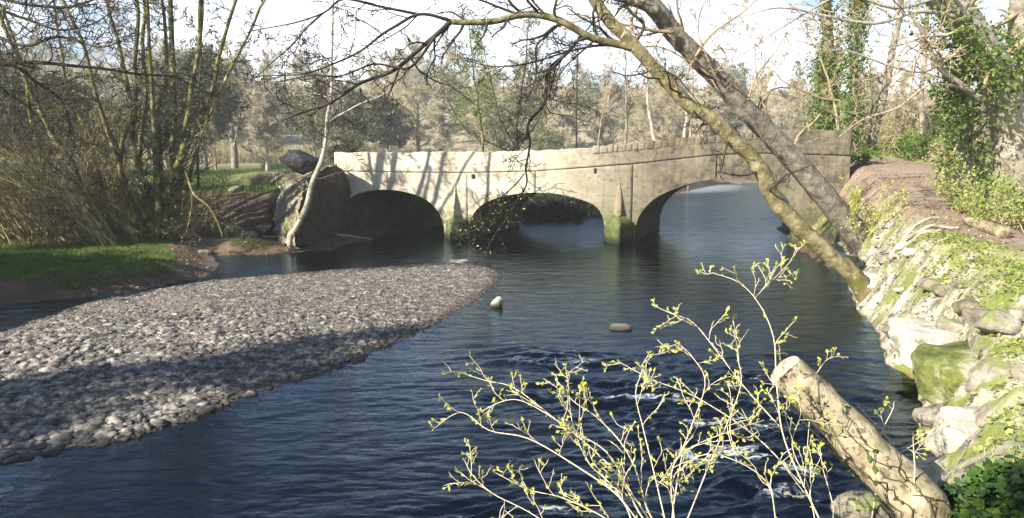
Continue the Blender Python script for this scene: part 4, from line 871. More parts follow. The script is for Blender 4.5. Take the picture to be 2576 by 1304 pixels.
bush('dull green bush at the foot of the upright pale tree beyond the path', 2340, 420, 25, 1.2, 1.3, 16, M['twig_tan'], M['leaf_green'], lz=.05)
bush('straw-coloured brush behind the crest of the path', 2250, 400, 29, 1.5, 1.6, 18, M['twig_tan'], M['leaf_straw'], lz=.05, nl=3)
bush('leafy green bush under the massive ivy tree', 2480, 470, 15.5, 1.0, 1.3, 12, M['twig_tan'], M['leaf_bright'], lz=.045, nl=5)
bush('bright low bush on the right edge above the fallen branch', 2565, 500, 13.5, .8, 1.0, 12, M['twig_tan'], M['leaf_bright'], lz=.04, nl=5)
bush('straw and green scrub between the path top and the massive ivy tree', 2420, 440, 19.5, 1.1, 1.5, 20, M['twig_tan'], M['leaf_straw'], lz=.045, nl=5)
bush('thin leafy scrub at the foot of the bridge end', 2155, 470, 25, .5, 1.0, 8, M['twig_tan'], M['leaf_green'], lz=.05, nl=4)
bush('tan scrub far along the path, left of the pale trees', 2290, 390, 36, 2.4, 2.6, 26, M['twig_tan'], M['leaf_straw'], lz=.06, nl=3)
bush('grey-green scrub far behind the pale bare trees', 2420, 390, 34, 2.4, 2.8, 26, M['twig_tan'], M['leaf_olive'], lz=.06, nl=4)
bush('near-black scrub added to darken the bank seen through the middle arch', 1385, 540, 34.5, 2.2, 1.2, 40, M['twig_dark'], M['leaf_shaded'], lz=.07, nl=12, grp='scrub on the upstream bank', cat='bush')  # both middle-arch patches are added to hide the sunlit bank beyond
bush('second patch of added scrub darkening the middle arch, nearer its right springing', 1460, 530, 37.5, 2.2, 1.3, 40, M['twig_dark'], M['leaf_shaded'], lz=.07, nl=12, grp='scrub on the upstream bank', cat='bush')
bush('dark scrub on the upstream bank seen through the left arch', 1130, 560, 34.5, 3.0, 1.4, 40, M['twig_dark'], M['leaf_shaded'], lz=.07, nl=12, grp='scrub on the upstream bank', cat='bush')
p, r = from_px([(2445, 430), (2490, 470), (2535, 510)], 14.2, 12.6, .10, .13, 5); o = p[1].copy(); o[2] = Hn(o[0], o[1])
fl = thing('fallen_branch', 'short thick fallen branch lying in the grass beside the path', 'log', None, o)
p[:, 2] = hgt(p[:, 0], p[:, 1])+0.10; tube_obj('wood', rel([(p, r)], o), 10, M['log'], fl, .12)

# ---- far trees
def proto_bare(seed, H=10.0, Wd=3.4, n1=16, tm='twig_far', trunk='bark_grey', fine=5500):
    global rng; keep = rng; rng = np.random.default_rng(seed); tb = []; out = []
    p = np.array([[0, 0, -0.4], [0.05, 0, H*.15], [-.05, .05, H*.35], [0.05, 0, H*.6], [0, 0, H*.82]]); r = np.array([.22, .18, .15, .09, .04])
    kids(p, r, H*.55, 0, out, (n1, 7, 5), .5, .16, .12, (25, 60), 4, .45, .22); tw = split(out)
    # fine twig spray along the outer branches
    c = []; d = []
    outer = [(a, b) for a, b, l in out if l >= 1]
    for i in rng.integers(0, len(outer), fine):
        a = outer[i][0]; j = rng.integers(0, len(a)-1); q = rng.random(); c.append(a[j]*(1-q)+a[j+1]*q); d.append(norm(a[j+1]-a[j]))
    c = np.array(c); d = norm(np.array(d)*.6+rng.normal(0, .5, c.shape)+np.array([0, 0, .25])); s = norm(np.cross(d, rng.normal(0, 1, c.shape)))
    Ls = rng.uniform(.25, .7, (fine, 1)); wd = .014
    V = np.stack([c-s*wd, c+s*wd, c+d*Ls], 1).reshape(-1, 3); F3 = np.arange(fine*3).reshape(-1, 3)
    V1, F1 = tubes([(a, np.maximum(b, .014)) for a, b in tw], 3)
    rng = keep
    return (tubes([(p, r)], 7, .1), (np.vstack([V1, V]), F1, F3+len(V1)), tm, trunk)
def proto_leafy(seed, H=10.0, Wd=3.0, lm='leaf_dark', n=70, per=95, trunk='bark_grey', low=.2, size=.20):
    global rng; keep = rng; rng = np.random.default_rng(seed)
    p = np.array([[0, 0, -0.4], [0.05, 0, H*.3], [0, .05, H*.8]]); r = np.array([.25, .18, .05])
    c = []
    while len(c) < n:
        q = rng.uniform(-1, 1, 3)
        if (q**2).sum() < 1 and (q**2).sum() > .15: c.append(q*np.array([Wd, Wd, H*(1-low)/2])+np.array([0, 0, H*(1+low)/2]))
    c = np.array(c); pts = (c[:, None]+rng.normal(0, 1, (n, per, 3))*rng.uniform(.3, .65, (n, 1, 1))*np.array([1, 1, .7])).reshape(-1, 3)
    V, F = leafs(pts, size); br = [(smoothline([[0, 0, q[2]*.55], q*.6+np.array([0, 0, q[2]*.1]), q], 2), np.linspace(.07, .015, 5)) for q in c[:40]]
    V1, F1 = tubes(br, 3); rng = keep
    return (tubes([(p, r)], 7, .1), (V, np.zeros((0, 4), int), F), lm, trunk, (V1, F1))
protos = {}
def make_proto(key, P_):
    (tv, tf), (cv, c4, c3), tm, tk = P_[:4]
    mt = mesh('trunk', tv, [tf], M[tk], None, True).data if len(P_) == 4 else mesh('trunk', np.vstack([tv, P_[4][0]]), [tf, P_[4][1]+len(tv)], M[tk], None, True).data
    mc = mesh('crown', cv, [c4, c3], M[tm]).data
    for o_ in list(COL.objects):
        if o_.data in (mt, mc): bpy.data.objects.remove(o_)
    protos[key] = (mt, mc, P_)
make_proto('bareA', proto_bare(201)); make_proto('bareB', proto_bare(202, n1=20)); make_proto('pink', proto_bare(203, n1=30, tm='twig_pink', trunk='bark_pale', fine=26000))
make_proto('dark', proto_leafy(204)); make_proto('olive', proto_leafy(205, lm='leaf_olive', n=60, per=80, size=.15)); make_proto('straw', proto_leafy(206, lm='leaf_straw', n=80, per=70, low=.02, size=.12))
def place(kind, px, ytop, wpx, Y, label, name='tree', group='trees beyond the river', rz=None):
    X = (px-PW/2)/FPX*Y*1.02; z = Hn(X, Y); top = P(px, ytop, Y)[2]; h = max(top-z, 2)/9.6; wd = wpx/FPX*Y/(7.0 if kind not in ('bareA', 'bareB', 'pink') else 7.6)
    t = thing(name, label, 'tree', group, (X, Y, z-.05)); t.rotation_euler = (0, 0, rng.uniform(0, 6.3) if rz is None else rz); t.scale = (wd, wd, h)
    mt, mc, _ = protos[kind]
    for n_, d_ in (('trunk', mt), ('crown', mc)):
        c = bpy.data.objects.new(n_, d_); COL.objects.link(c); c.parent = t
FAR = [
 ('olive', -20, 235, 330, 40, 'dull green ivy-filled tree at the far left edge behind the scrub', 'leafy_tree'),
 ('dark', 120, 190, 300, 46, 'dark evergreen tree behind the left scrub', 'evergreen_tree'),
 ('bareB', 260, 160, 300, 52, 'bare tree rising between the evergreens on the left', 'bare_tree'),
 ('olive', 290, 250, 240, 42, 'olive-leaved tree low behind the coppiced stems', 'leafy_tree'),
 ('dark', 445, 190, 170, 62, 'tall dark evergreen just right of the coppiced stems', 'evergreen_tree'),
 ('dark', 540, 130, 170, 66, 'dark spreading evergreen whose boughs reach towards the pale round tree', 'evergreen_tree'),
 ('bareA', 610, 110, 330, 72, 'large bare brown tree crown above the meadow', 'bare_tree'),
 ('bareB', 480, 100, 260, 78, 'tall bare tree behind the dark evergreens left of the meadow', 'bare_tree'),
 ('pink', 690, 225, 200, 52, 'rounded pale pinkish bare tree with a white trunk on the meadow', 'bare_tree'),
 ('bareA', 565, 300, 120, 62, 'small pale-trunked bare tree at the left of the meadow', 'bare_tree'),
 ('olive', 808, 200, 100, 62, 'ivy-green tree behind the slender curving sapling', 'leafy_tree'),
 ('dark', 905, 235, 90, 82, 'dark oak-like evergreen between the sapling and the misty reeds', 'evergreen_tree'),
 ('olive', 880, 315, 110, 56, 'low green bushy tree behind the left end of the parapet', 'leafy_tree'),
 ('dark', 985, 245, 140, 82, 'dark domed tree above the pale misty reed bed', 'evergreen_tree'),
 ('bareB', 1060, 205, 220, 84, 'grey bare tree left of the fresh green alder', 'bare_tree'),
 ('pink', 1120, 250, 170, 66, 'pale fine-twigged tree behind the fresh green alder', 'bare_tree'),
 ('olive', 1270, 235, 120, 56, 'leafy green tree directly behind the middle of the bridge', 'leafy_tree'),
 ('pink', 1410, 215, 190, 70, 'beige rounded tree behind the thin row right of centre', 'bare_tree'),
 ('olive', 1370, 315, 90, 52, 'low green thicket tree at the centre of the parapet', 'leafy_tree'),
 ('pink', 1520, 205, 200, 74, 'tall beige tree behind the arching mossy trunk', 'bare_tree'),
 ('bareA', 1640, 235, 220, 88, 'broad tan tree behind the bleached leaning trunk', 'bare_tree'),
 ('pink', 1800, 245, 230, 95, 'broad beige tree crown seen between the two leaning trunks', 'bare_tree'),
 ('pink', 1960, 225, 210, 100, 'beige tree dome just left of the tall ivy tree', 'bare_tree'),
 ('bareB', 2040, 150, 170, 38, 'taller bare tree behind the grey leaning trunk near the ivy', 'bare_tree'),
 ('bareA', 2260, 230, 220, 60, 'bare tan tree far behind the crest of the path', 'bare_tree'),
 ('bareB', 2400, 240, 220, 55, 'bare tree far behind the slim leaning trunk on the right', 'bare_tree'),
 ('bareA', 2540, 200, 260, 50, 'bare tree far behind the massive ivy tree', 'bare_tree'),
]
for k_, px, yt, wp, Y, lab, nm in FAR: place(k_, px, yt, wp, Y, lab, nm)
# unseen trees: some shade the bar, others are added to shade bank, coppice, corner
for k_, X, Y, w_, h_, lab in [('dark', -15.4, 13.2, 0.85, .40, 'unseen low tree added to shade the left mud bank'), ('dark', -19.5, 12.3, .9, .5, 'second unseen low tree added to shade the left mud bank'),
                              ('pink', -18.8, 16.9, .8, .95, 'unseen fine-twigged bare tree added to dapple the left bank'), ('bareB', -22.5, 19.5, .9, 1.1, 'unseen bare tree added behind the fine-twigged one for dappled shade'),
                              ('dark', -8.4, -5.6, .32, .95, 'unseen narrow tree added behind the viewpoint for its shade'), ('dark', -21.5, -3.5, .38, 1.35, 'tall dark tree on the right bank downstream'), ('bareB', -17, -3.0, 1.0, 1.2, 'bare tree on the right bank downstream'),
                              ]:
    t = thing('shade_tree', lab, 'tree', 'trees downstream outside the view', (X, Y, Hn(X, Y))); t.scale = (w_, w_, h_)
    for n_, d_ in (('trunk', protos[k_][0]), ('crown', protos[k_][1])):
        c = bpy.data.objects.new(n_, d_); COL.objects.link(c); c.parent = t
# the far wood: one mass
r_ = np.random.default_rng(77); cv, cf3, cf4, off = [], [], [], 0; mi = []
mats_w = [M['twig_far'], M['leaf_dark'], M['leaf_olive'], M['twig_pink']]; Vs, Fs, Ms, off = [], [], [], 0
for i in range(210):
    Y = r_.uniform(84, 150); u = r_.uniform(-.95, .95); X = u*Y; z = Hn(X, Y)-.3
    kk = r_.choice(['bareA', 'bareB', 'dark', 'olive', 'pink'], p=[.33, .28, .09, .10, .20]); V, F4, F3 = protos[kk][2][1]
    keep = max(1, len(F3)//3000); F3 = F3[r_.random(len(F3)) < 1/keep] if keep > 1 else F3
    F4 = F4[: (len(F4)//3)*1] if len(F4) else F4
    a = r_.uniform(0, 6.3); w_ = r_.uniform(1.0, 1.7); h_ = r_.uniform(.9, 1.35); c, s = math.cos(a)*w_, math.sin(a)*w_
    used = np.unique(np.concatenate([F3.ravel(), F4.ravel()])); mp_ = np.zeros(len(V), int); mp_[used] = np.arange(len(used)); Vu = V[used]*np.array([1, 1, 1])
    Vs.append(np.stack([Vu[:, 0]*c-Vu[:, 1]*s+X, Vu[:, 0]*s+Vu[:, 1]*c+Y, Vu[:, 2]*h_+z], 1)); Fs.append((mp_[F4]+off if len(F4) else F4, mp_[F3]+off, {'bareA': 0, 'bareB': 0, 'dark': 1, 'olive': 2, 'pink': 3}[kk])); off += len(used)
f4 = np.vstack([f[0] for f in Fs if len(f[0])]); m4 = np.concatenate([np.full(len(f[0]), f[2]) for f in Fs if len(f[0])]); f3 = np.vstack([f[1] for f in Fs]); m3_ = np.concatenate([np.full(len(f[1]), f[2]) for f in Fs])
tag(mesh('woodland', np.vstack(Vs), [f4, f3], mats_w, midx=np.concatenate([m4, m3_])), 'bare brown woodland covering the far hillside', 'woodland', kind='stuff')
# misty reeds and undergrowth in front of the wood
n = 60000; Y = r_.uniform(58, 92, n); X = Y*r_.uniform(-.8, .8, n); k = (sdist(LP, X, Y) > 1)&((sdist(BAR, X, Y) < 0))&(fbm(np.stack([X, Y], -1)*.09, 3, 88)+((Y-74)/28) > .05); X, Y = X[k], Y[k]
z = hgt(X, Y, False); n = len(X); hh = r_.uniform(.8, 2.4, n)*(1+.5*fbm(np.stack([X, Y], -1)*.2, 2, 89)); a = r_.normal(0, .25, (n, 2))
b = np.stack([X, Y, z-.1], 1); tp = b+np.stack([a[:, 0]*hh, a[:, 1]*hh, hh], 1); s = np.stack([np.full(n, .03), r_.normal(0, .015, n), np.zeros(n)], 1)
tag(mesh('reeds', np.stack([b-s, b+s, tp], 1).reshape(-1, 3), [np.arange(n*3).reshape(-1, 3)], M['leaf_straw']), 'pale dry reeds and undergrowth at the foot of the far wood', 'undergrowth', kind='stuff')

# ---- grass and ground cover
def blades(n, xr, yr, cond, h0, h1, wd, seed, m, name, label, cat='grass'):
    r = np.random.default_rng(seed); Y = r.uniform(*yr, n); X = r.uniform(*xr, n); k = cond(X, Y); X, Y = X[k], Y[k]; n = len(X)
    z = hgt(X, Y)-.01; hh = r.uniform(h0, h1, n)*(1+.5*fbm(np.stack([X, Y], -1)*1.5, 2, 90)); a = r.normal(0, .45, (n, 2)); b = np.stack([X, Y, z], 1)
    tp = b+np.stack([a[:, 0]*hh, a[:, 1]*hh, hh], 1); q = r.uniform(0, 6.3, n); s = np.stack([np.cos(q)*wd, np.sin(q)*wd, np.zeros(n)], 1)
    return tag(mesh(name, np.stack([b-s, b+s, tp], 1).reshape(-1, 3), [np.arange(n*3).reshape(-1, 3)], m), label, cat, kind='stuff')
def land_l(X, Y): return (sdist(LP, X, Y) > 0.55+0.4*fbm(np.stack([X, Y], -1), 3, 95))&(pathmask(X, Y)[0] < .2)&(fbm(np.stack([X, Y], -1)*.8, 3, 96) > -.5)
def land_r(X, Y): return (sdist(RP, X, Y) > 0.6+0.4*fbm(np.stack([X, Y], -1), 3, 95))&(pathmask(X, Y)[0] < .25)&(fbm(np.stack([X, Y], -1)*.9, 3, 97) > -.28)
blades(60000, (-18, -8.3), (15, 23), land_l, .05, .14, .008, 1, M['grass'], 'grass', 'short bright grass on the low left bank')
blades(90000, (-34, -8), (26, 62), land_l, .08, .22, .02, 2, M['grass'], 'grass', 'green meadow grass beyond the left bank')
blades(150000, (3.5, 16), (3.0, 26), land_r, .03, .09, .006, 3, M['leaf_bright'], 'grass', 'short grass on the right bank beside the path')
blades(30000, (12, 34), (24, 46), land_r, .1, .25, .02, 4, M['grass'], 'grass', 'rough grass behind the crest of the path')
def cover(n, xr, yr, cond, size, m, seed, name, label, lift=.05, up=2.2):
    global rng; keep = rng; rng = np.random.default_rng(seed); X = rng.uniform(*xr, n); Y = rng.uniform(*yr, n); k = cond(X, Y); X, Y = X[k], Y[k]
    z = hgt(X, Y)+rng.uniform(0, lift, len(X)); c = np.stack([X, Y, z], 1); n = len(c)
    nn = norm(rng.normal(0, .55, (n, 3))+np.array([0, 0, 1.0])); a = norm(np.cross(nn, rng.normal(0, 1, (n, 3)))); b = np.cross(nn, a); s = size*rng.uniform(.5, 1.3, (n, 1))
    # broad five-point leaf
    V = np.stack([c-a*s, c+b*s*.75-a*s*.25, c+b*s*.45+a*s*.6, c+a*s*1.1, c-b*s*.45+a*s*.6, c-b*s*.75-a*s*.25], 1); V[:, 0] += nn*s*.2; V[:, 3] -= nn*s*.25
    rng = keep
    return tag(mesh(name, V.reshape(-1, 3), [np.arange(n*6).reshape(-1, 6)], m), label, 'ground cover', kind='stuff')
cover(26000, (3.6, 11), (4.5, 15), lambda X, Y: (sdist(RP, X, Y) > .55)&(pathmask(X, Y)[0] < .3)&(fbm(np.stack([X, Y], -1)*.9, 3, 98) > -.02), .032, M['leaf_bright'], 5, 'ground_ivy', 'small leafy ground cover among the right bank rocks')
cover(12000, (1.4, 5.2), (2.7, 4.75), lambda X, Y: (sdist(RP, X, Y) > .12), .035, M['leaf_cover'], 6, 'ground_ivy', 'dark green leafy ground cover in the bottom right corner', .16)
# small loose stones wedged along the foot of the bank
r_ = np.random.default_rng(9)
for i in range(24):
    t_ = r_.random(); Y = 5.8+t_*15; X = np.interp(Y, RW[:, 1], RW[:, 0])+r_.uniform(.05, 1.0); s_ = r_.uniform(.10, .26)
    rock('bank_stone', 'loose stone wedged among the boulders at the foot of the right bank', (X-.3*s_, Y, Hn(X, Y)+s_*.25), (s_*1.2, s_, s_*.7), r_.uniform(0, 180), M[r_.choice(['rock', 'rock', 'rock_white', 'rubble'])], 300+i, 3, 9, group='loose stones along the right bank', cat='stone')
for i, (x, y, w_) in enumerate([(585, 603, .5), (625, 606, .35), (660, 600, .45), (430, 604, .35), (470, 608, .3), (512, 625, .25), (600, 585, .4)]):
    q = W(x, y, .25); rock('bank_stone', 'earth-brown stone at the edge of the mud spit below the dark bank', (q[0]-.1, q[1], Hn(q[0], q[1])), (w_, w_*.6, w_*.38), i*40, M['rubble'], 350+i, 3, 6, group='stones by the mud spit', cat='stone')
# roots over the mud spit
pr_ = []
for a_, b_ in [((728, 594), (690, 600)), ((725, 596), (660, 612)), ((735, 598), (770, 612)), ((740, 596), (830, 600)), ((722, 590), (700, 575)), ((745, 598), (800, 606)), ((800, 590), (950, 592))]:
    a = W(*a_, .25); b = W(*b_, .15); mm = (a+b)/2+r_.normal(0, .1, 3); l_ = smoothline([a, mm, b], 5); l_[:, 2] = hgt(l_[:, 0], l_[:, 1])+.04; pr_.append((l_, np.linspace(.05, .02, len(l_))))
bs = [o_ for o_ in COL.objects if o_.name.startswith('birch_sapling')][0]; tube_obj('roots', rel(pr_, np.array(bs.location[:])), 6, M['bark_pale'], bs, .15)
bs1 = np.array(t1.location[:]); pr_ = []
for k in range(11):
    a = p1[0]+np.array([0, 0, .05]); dx = r_.uniform(-.5, 1.2); b = a+np.array([dx, r_.uniform(-1.2, .4), 0]); l_ = smoothline([a+np.array([0, 0, .3]), (a+b)/2+r_.normal(0, .08, 3), b], 5); l_[2:, 2] = np.maximum(hgt(l_[2:, 0], l_[2:, 1])+.06, -.1); pr_.append((l_, np.linspace(.07, .02, len(l_))))
tube_obj('roots', rel(pr_, bs1), 6, M['bark_pale'], t1, .15)

# ---- overhanging tree on the left bank, its trunk outside the view
o = np.array([-14.2, 15.2, 0]); o[2] = Hn(o[0], o[1]); ot = thing('overhanging_tree', 'dark limbs of a tree outside the left edge reaching across the top left corner', 'tree', None, o)
tp = smoothline([[-14.2, 15.2, o[2]-.2], [-13.9, 14.6, 3], [-13.4, 13.8, 6], [-13.2, 13.2, 9], [-13.0, 13, 12]], 5)
tube_obj('trunk', rel([(tp, np.linspace(.24, .10, len(tp)))], o), 10, M['bark_grey'], ot, .12)
tw = []
for lm, a, b, ra in [([(-330, 160), (-60, 150), (0, 150), (100, 158), (206, 170), (320, 182), (437, 195), (545, 242), (620, 262)], 13.6, 14.6, .055), ([(-330, 20), (-60, 60), (0, 88), (77, 118), (150, 98), (250, 120), (330, 90)], 13.6, 13.6, .05),
                     ([(-330, 180), (0, 158), (88, 206), (150, 250), (172, 300), (182, 340), (247, 362), (319, 386)], 13.8, 15, .05), ([(-330, 60), (-40, 20), (60, 44), (150, 80), (230, 62), (300, 18)], 13.4, 13.2, .04),
                     ([(-330, 240), (-60, 200), (20, 235), (60, 262), (103, 309), (130, 380)], 14, 15, .04), ([(-330, -60), (-50, -20), (90, 10), (180, 20), (300, -10), (420, 40)], 13.2, 13.4, .045)]:
    lp, lr = from_px(lm, a, b, ra, .008, 5, .06); tube_obj('limb', rel([(lp, lr)], o), 7, M['twig_dark'], ot, .1)
    kids(lp[4:], lr[4:], 3.0, 0, outl := [], (13, 7, 4), .45, .25, .01, (25, 70), 5, .5, .1, .8); tw += split(outl)
tube_obj('crown', rel([(a, np.maximum(b, .0062)) for a, b in tw], o), 3, M['twig_dark'], ot)

# ---- foreground: the log, the budding shrub
p, r = from_px([(1975, 930), (2050, 1003), (2130, 1085), (2215, 1170), (2275, 1228), (2335, 1290), (2400, 1350)], 5.25, 4.2, .150, .188, 8); p[-12:, 2] -= .6*np.linspace(0, 1, 12)**1.3
o = p[-1].copy(); o[2] = Hn(o[0], o[1])
lg = thing('felled_log', 'thick sawn tree trunk with ivy stems jutting out over the water', 'log', None, o)
V, F = tubes([(p, r)], 40, .14, 12); nrm = norm(np.array([-.72, .14, .68])); ring = V[:40].copy()
d_ = norm(ring-p[0]); V2 = V.copy(); k = len(p)
rg = fbm(np.stack([V2[:, 0]*7, V2[:, 1]*2.0, V2[:, 2]*7], 1), 4, 13); cen = np.repeat(p, 40, 0); V2 = cen+(V2-cen)*(1+.07*rg)[:, None]
Tl = norm(p[0]-p[2]); V2[:40] -= Tl*(((V2[:40]-p[0])@nrm)/Tl.dot(nrm))[:, None]
mesh('wood', V2-o, [F], M['log'], lg, True)
cap = [p[0]+nrm*.012]; rr = [V2[:40]]
C0 = V2[:40]; c_ = p[0]; rows = [C0, c_+(C0-c_)*.93+nrm*.012, c_+(C0-c_)*.6+nrm*.016, c_+(C0-c_)*.25+nrm*.010]; Vc = np.vstack(rows+[[c_+nrm*.006]]); j = np.arange(40); j2 = (j+1) % 40
Q = np.vstack([np.stack([a*40+j, a*40+j2, (a+1)*40+j2, (a+1)*40+j], 1) for a in range(3)]); T3 = np.stack([120+j, 120+j2, np.full(40, 160)], 1)
cwm = M['cutwood']; wv = N(cwm, 'ShaderNodeTexWave'); wv.wave_type = 'RINGS'; wv.rings_direction = 'SPHERICAL'; wv.inputs['Scale'].default_value = 14; wv.inputs['Distortion'].default_value = 3.0; wv.inputs['Detail'].default_value = 3
mp_ = N(cwm, 'ShaderNodeMapping'); mp_.inputs['Location'].default_value = [-float(x) for x in (p[0]-o)]; tc_ = N(cwm, 'ShaderNodeTexCoord'); cwm.node_tree.links.new(tc_.outputs['Object'], mp_.inputs[0]); cwm.node_tree.links.new(mp_.outputs[0], wv.inputs[0])
over(cwm, rampf(cwm, wv.outputs['Fac'], .45, 1.0), (0.30, 0.20, 0.11)); over(cwm, mulf(cwm, noisef(cwm, 9, .62, .68, (1, 1, 1)), .6), (0.22, 0.15, 0.08))
mesh('sawn_end', Vc-o, [Q, T3], M['cutwood'], lg, False)
iv = []; lc = []
for k_ in range(9):
    a0 = r_.uniform(0, 6.3); tt = np.linspace(len(p)-1.01, r_.uniform(1, 14), 26); idx = tt.astype(int); q = (tt-idx)[:, None]; c = p[idx]*(1-q)+p[idx+1]*q
    T_ = norm(p[-1]-p[0]); u_ = norm(np.cross(T_, [0, 0, 1.0])); v_ = np.cross(u_, T_); an = a0+np.cumsum(r_.normal(0, .16, 26)); rad = .225+.012*r_.random(26)
    l_ = c+(np.cos(an)[:, None]*u_+np.sin(an)[:, None]*v_)*(rad-.03)[:, None]; iv.append((l_, np.linspace(.007, .003, 26))); lc.append(l_[r_.integers(0, 26, 9)])
tube_obj('ivy_stems', rel(iv, o), 4, M['twig_dark'], lg)
c = np.vstack(lc); V, F = leafs(c+norm(c-p[0])*.01, .028); mesh('ivy', V-o, [F], M['leaf_ivy'], lg)

def young_leaves(pts, dirs, size):
    """folded pairs of small buds and leaves at twig nodes"""
    n = len(pts); d = norm(dirs+rng.normal(0, .6, (n, 3))); s = norm(np.cross(d, rng.normal(0, 1, (n, 3)))); u_ = np.cross(d, s); z = size*rng.uniform(.35, 1.25, (n, 1))
    c = pts; V = np.stack([c, c+d*z*.55+s*z*.42+u_*z*.18, c+d*z*1.25+u_*z*.05, c+d*z*.55-s*z*.42+u_*z*.18, c+d*z*.5-u_*z*.12], 1).reshape(-1, 3); b = np.arange(n)[:, None]*5
    return V, np.concatenate([b+[[0, 1, 4]], b+[[1, 2, 4]], b+[[2, 3, 4]], b+[[3, 0, 4]]])
SH = [([(1640, 1330), (1610, 1290), (1560, 1200), (1480, 1120), (1400, 1060), (1290, 980), (1220, 960), (1160, 940)], 3.9, 4.9, .011),
 ([(1600, 1330), (1560, 1250), (1440, 1165), (1330, 1105), (1230, 1085), (1160, 1040), (1105, 1062)], 3.7, 4.6, .010),
 ([(1660, 1330), (1630, 1280), (1600, 1180), (1560, 1110), (1500, 1050), (1440, 1010), (1400, 960)], 3.9, 4.8, .011),
 ([(1700, 1330), (1692, 1190), (1740, 1130), (1850, 1085), (1920, 1060)], 3.9, 4.3, .008),
 ([(2070, 1330), (2010, 1200), (1965, 1085), (1948, 950), (1940, 850), (1908, 770), (1860, 712), (1796, 686)], 4.0, 5.2, .011),
 ([(1896, 752), (1925, 720), (1955, 690), (1988, 655)], 5.1, 5.3, .005),
 ([(1962, 1078), (1900, 1010), (1850, 950), (1790, 870), (1740, 810), (1690, 790), (1645, 770)], 4.5, 5.3, .008),
 ([(2012, 1215), (1900, 1100), (1750, 1000), (1640, 955), (1560, 910)], 4.2, 5.0, .009),
 ([(1690, 1330), (1700, 1240), (1722, 1120), (1770, 970), (1740, 900), (1700, 860)], 3.9, 4.9, .009),
 ([(1650, 1330), (1590, 1240), (1530, 1140), (1450, 1090), (1330, 1020), (1270, 1010), (1200, 1040)], 3.9, 4.7, .009),
 ([(1680, 1330), (1650, 1200), (1620, 1080), (1600, 990), (1620, 930), (1640, 890)], 3.9, 4.9, .008),
 ([(1400, 1330), (1320, 1280), (1240, 1240), (1190, 1195), (1170, 1160)], 3.8, 4.2, .006),
 ([(1720, 1330), (1780, 1180), (1830, 1060), (1860, 960), (1850, 880), (1880, 830)], 3.9, 5.0, .008),
 ([(1620, 1330), (1540, 1220), (1480, 1160), (1440, 1060), (1430, 980), (1420, 920)], 3.8, 4.6, .007),
 ([(1950, 1330), (1930, 1220), (1840, 1160), (1760, 1150), (1700, 1190)], 3.8, 4.2, .006),
 ([(2050, 1330), (2030, 1220), (1990, 1120), (2010, 1040), (2000, 980)], 4.0, 4.8, .006),
 ([(1560, 1330), (1500, 1290), (1410, 1250), (1330, 1230), (1250, 1190)], 3.7, 4.3, .007)]
o = np.array([1.2, 3.1, 0.0]); o[2] = Hn(o[0], o[1]); sh = thing('budding_shrub', 'bare pale-stemmed shrub breaking into small yellow-green leaves over the water', 'shrub', None, o)
stems, nd, nv = [], [], []
for pl, a, b, ra in SH:
    p, r = from_px(pl, a, b, ra, .0035, 5, .02)
    if pl[0][1] >= 1330:
        root = np.array([o[0]+(p[0][0]-o[0])*.45, 3.25, 0]); root[2] = Hn(root[0], root[1])-.05; ext = smoothline([root, (root+p[0])/2+np.array([0, .05, .1]), p[0]], 3)[:-1]
        p = np.vstack([ext, p]); r = np.concatenate([np.full(len(ext), ra), r])
    r = r*.60; stems.append((p, r)); out = []
    i0 = 6 if pl[0][1] >= 1330 else 1
    kids(p[i0:], r[i0:],   .66, 0, out, (8, 3), .5, .20, .05, (25, 65), 6, .55, .08)
    for a_, b_, l_ in out:
        stems.append((a_, np.maximum(b_, .0022)))
    for a_, b_ in [(p[i0:], r)]+[(x[0], x[1]) for x in out]:
        for k_ in range(max(2, len(a_)//2)):
            i_ = rng.integers(1, len(a_)); nd.append(a_[i_]); nv.append(a_[i_]-a_[i_-1])
        nd.append(a_[-1]); nv.append(a_[-1]-a_[-2])
tube_obj('stems', rel(stems, o), 5, M['shrub_stem'], sh, .12)
V, F = young_leaves(np.array(nd), norm(np.array(nv)), .025); mesh('leaves', V-o, [F], M['leaf_young'], sh)
def sprig(label, pl, Ya, Yb, ra, n, seed_=0, m='shrub_stem', lf='leaf_young', ls=.03):
    p, r = from_px(pl, Ya, Yb, ra, .003, 5, .01); o = p[0].copy(); o[2] = Hn(o[0], o[1]); p[0, 2] = o[2]-.02
    t = thing('sprig', label, 'sprig', 'young shoots around the log', o); out = []; kids(p[2:], r[2:], .3, 0, out, (n, 2), .5, .2, .05, (25, 60), 5, .6, .2)
    tube_obj('stems', rel([(p, r)]+[(a, np.maximum(b, .002)) for a, b in split(out)], o), 4, M[m], t)
    nd = np.array([a[-1] for a, b in split(out)]+[p[-1]]); nv = np.array([a[-1]-a[-2] for a, b in split(out)]+[p[-1]-p[-2]]); V, F = young_leaves(np.repeat(nd, 2, 0), norm(np.repeat(nv, 2, 0)), ls); mesh('leaves', V-o, [F], M[lf], t)
sprig('tan shoot with a single big leaf bent over the shaded water right of the log', [(2210, 1110), (2225, 1070), (2245, 1030), (2248, 1010)], 5.6, 5.6, .006, 3)
sprig('pale shoot arching right from the log towards the mossy boulder', [(2200, 1175), (2280, 1130), (2350, 1090), (2390, 1072)], 5.0, 5.6, .007, 4)
sprig('thin shoot crossing in front of the flat bright slab', [(2300, 1220), (2302, 1180), (2298, 1130), (2296, 1100)], 4.4, 4.4, .007, 2)
sprig('little shoot standing on top of the sawn end of the log', [(2040, 960), (2060, 930), (2080, 905), (2105, 895)], 6.1, 6.1, .004, 4)
sprig('green-leaved shoot rising beside the lower left of the log', [(2100, 1290), (2085, 1230), (2070, 1180), (2062, 1130)], 4.4, 4.5, .005, 5, ls=.035)
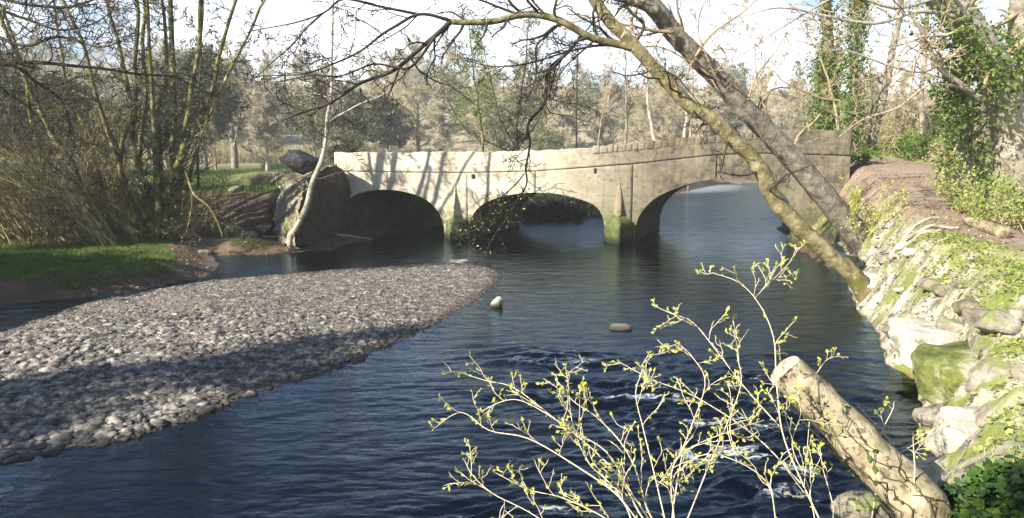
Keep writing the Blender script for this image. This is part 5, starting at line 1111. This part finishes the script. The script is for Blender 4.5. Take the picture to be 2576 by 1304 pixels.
cover(2600, (1.6, 3.2), (3.0, 4.9), lambda X, Y: (sdist(RP, X, Y) > .05), .032, M['leaf_green'], 8, 'ground_ivy', 'fresh green weeds around the foot of the log', .14)
cover(9000, (8, 15), (9, 27), lambda X, Y: (sdist(RP, X, Y) > .5)&(pathmask(X, Y)[0] > .1)&(fbm(np.stack([X, Y], -1)*1.2, 3, 99) > -.1), .028, M['litter'], 15, 'leaf_litter', 'dead brown leaves scattered over the bare path', .01)
cover(7000, (-14, -6), (15, 26.5), lambda X, Y: (sdist(LP, X, Y) > .1)&(fbm(np.stack([X, Y], -1)*1.2, 3, 99) > -.1), .03, M['litter'], 16, 'leaf_litter', 'dead brown leaves and clods over the muddy left bank', .03)
cover(9000, (4.5, 10), (5.5, 18), lambda X, Y: (sdist(RP, X, Y) > .3)&(sdist(RP, X, Y) < 2.2), .026, M['leaf_straw'], 17, 'leaf_litter', 'pale dead leaves caught between the right bank rocks', .02)
# long iris-like blades at the foot of the log
o = P(2080, 1300, 4.1); o[2] = Hn(o[0], o[1]); ir = thing('grass_tuft', 'tuft of long green blades at the bottom edge left of the log', 'grass tuft', None, o); V, F = [], []
for i in range(34):
    a = np.array([r_.normal(0, .10), r_.normal(0, .06), -.03]); d = np.array([r_.normal(0, .5), r_.normal(0, .35), 1.0]); L_ = r_.uniform(.15, .42); w_ = .009; s_ = norm(np.cross(d, [0, 1, .2])); b = len(V)
    for k_, t_ in enumerate((0, .4, .75, 1.0)):
        c = a+d*L_*t_+np.array([d[0], d[1], 0])*L_*t_*t_*.6; V += [c-s_*w_*(1-t_**2), c+s_*w_*(1-t_**2)+np.array([0, .001, 0])]
    for k_ in range(3): F.append((b+2*k_, b+2*k_+1, b+2*k_+3, b+2*k_+2))
mesh('blades', np.array(V), [np.array(F)], M['leaf_green'], ir)

# ---- the thin sunlit air
hz = mesh('haze', np.array([(x, y, z) for x in (-275, 275) for y in (-45, 435) for z in (-6, 46)], float), [np.array([(0, 1, 3, 2), (4, 6, 7, 5), (0, 4, 5, 1), (2, 3, 7, 6), (0, 2, 6, 4), (1, 5, 7, 3)])], None)
m = bpy.data.materials.new('haze_air'); m.use_nodes = True; m.node_tree.nodes.remove(m.node_tree.nodes['Principled BSDF']); v = m.node_tree.nodes.new('ShaderNodeVolumePrincipled')
v.inputs['Color'].default_value = (.95, .95, .95, 1); v.inputs['Density'].default_value = 0.0010; v.inputs['Anisotropy'].default_value = 0.0
m.node_tree.links.new(v.outputs[0], m.node_tree.nodes['Material Output'].inputs['Volume']); hz.data.materials.append(m); tag(hz, 'thin bright haze in the valley air', 'haze', kind='stuff')
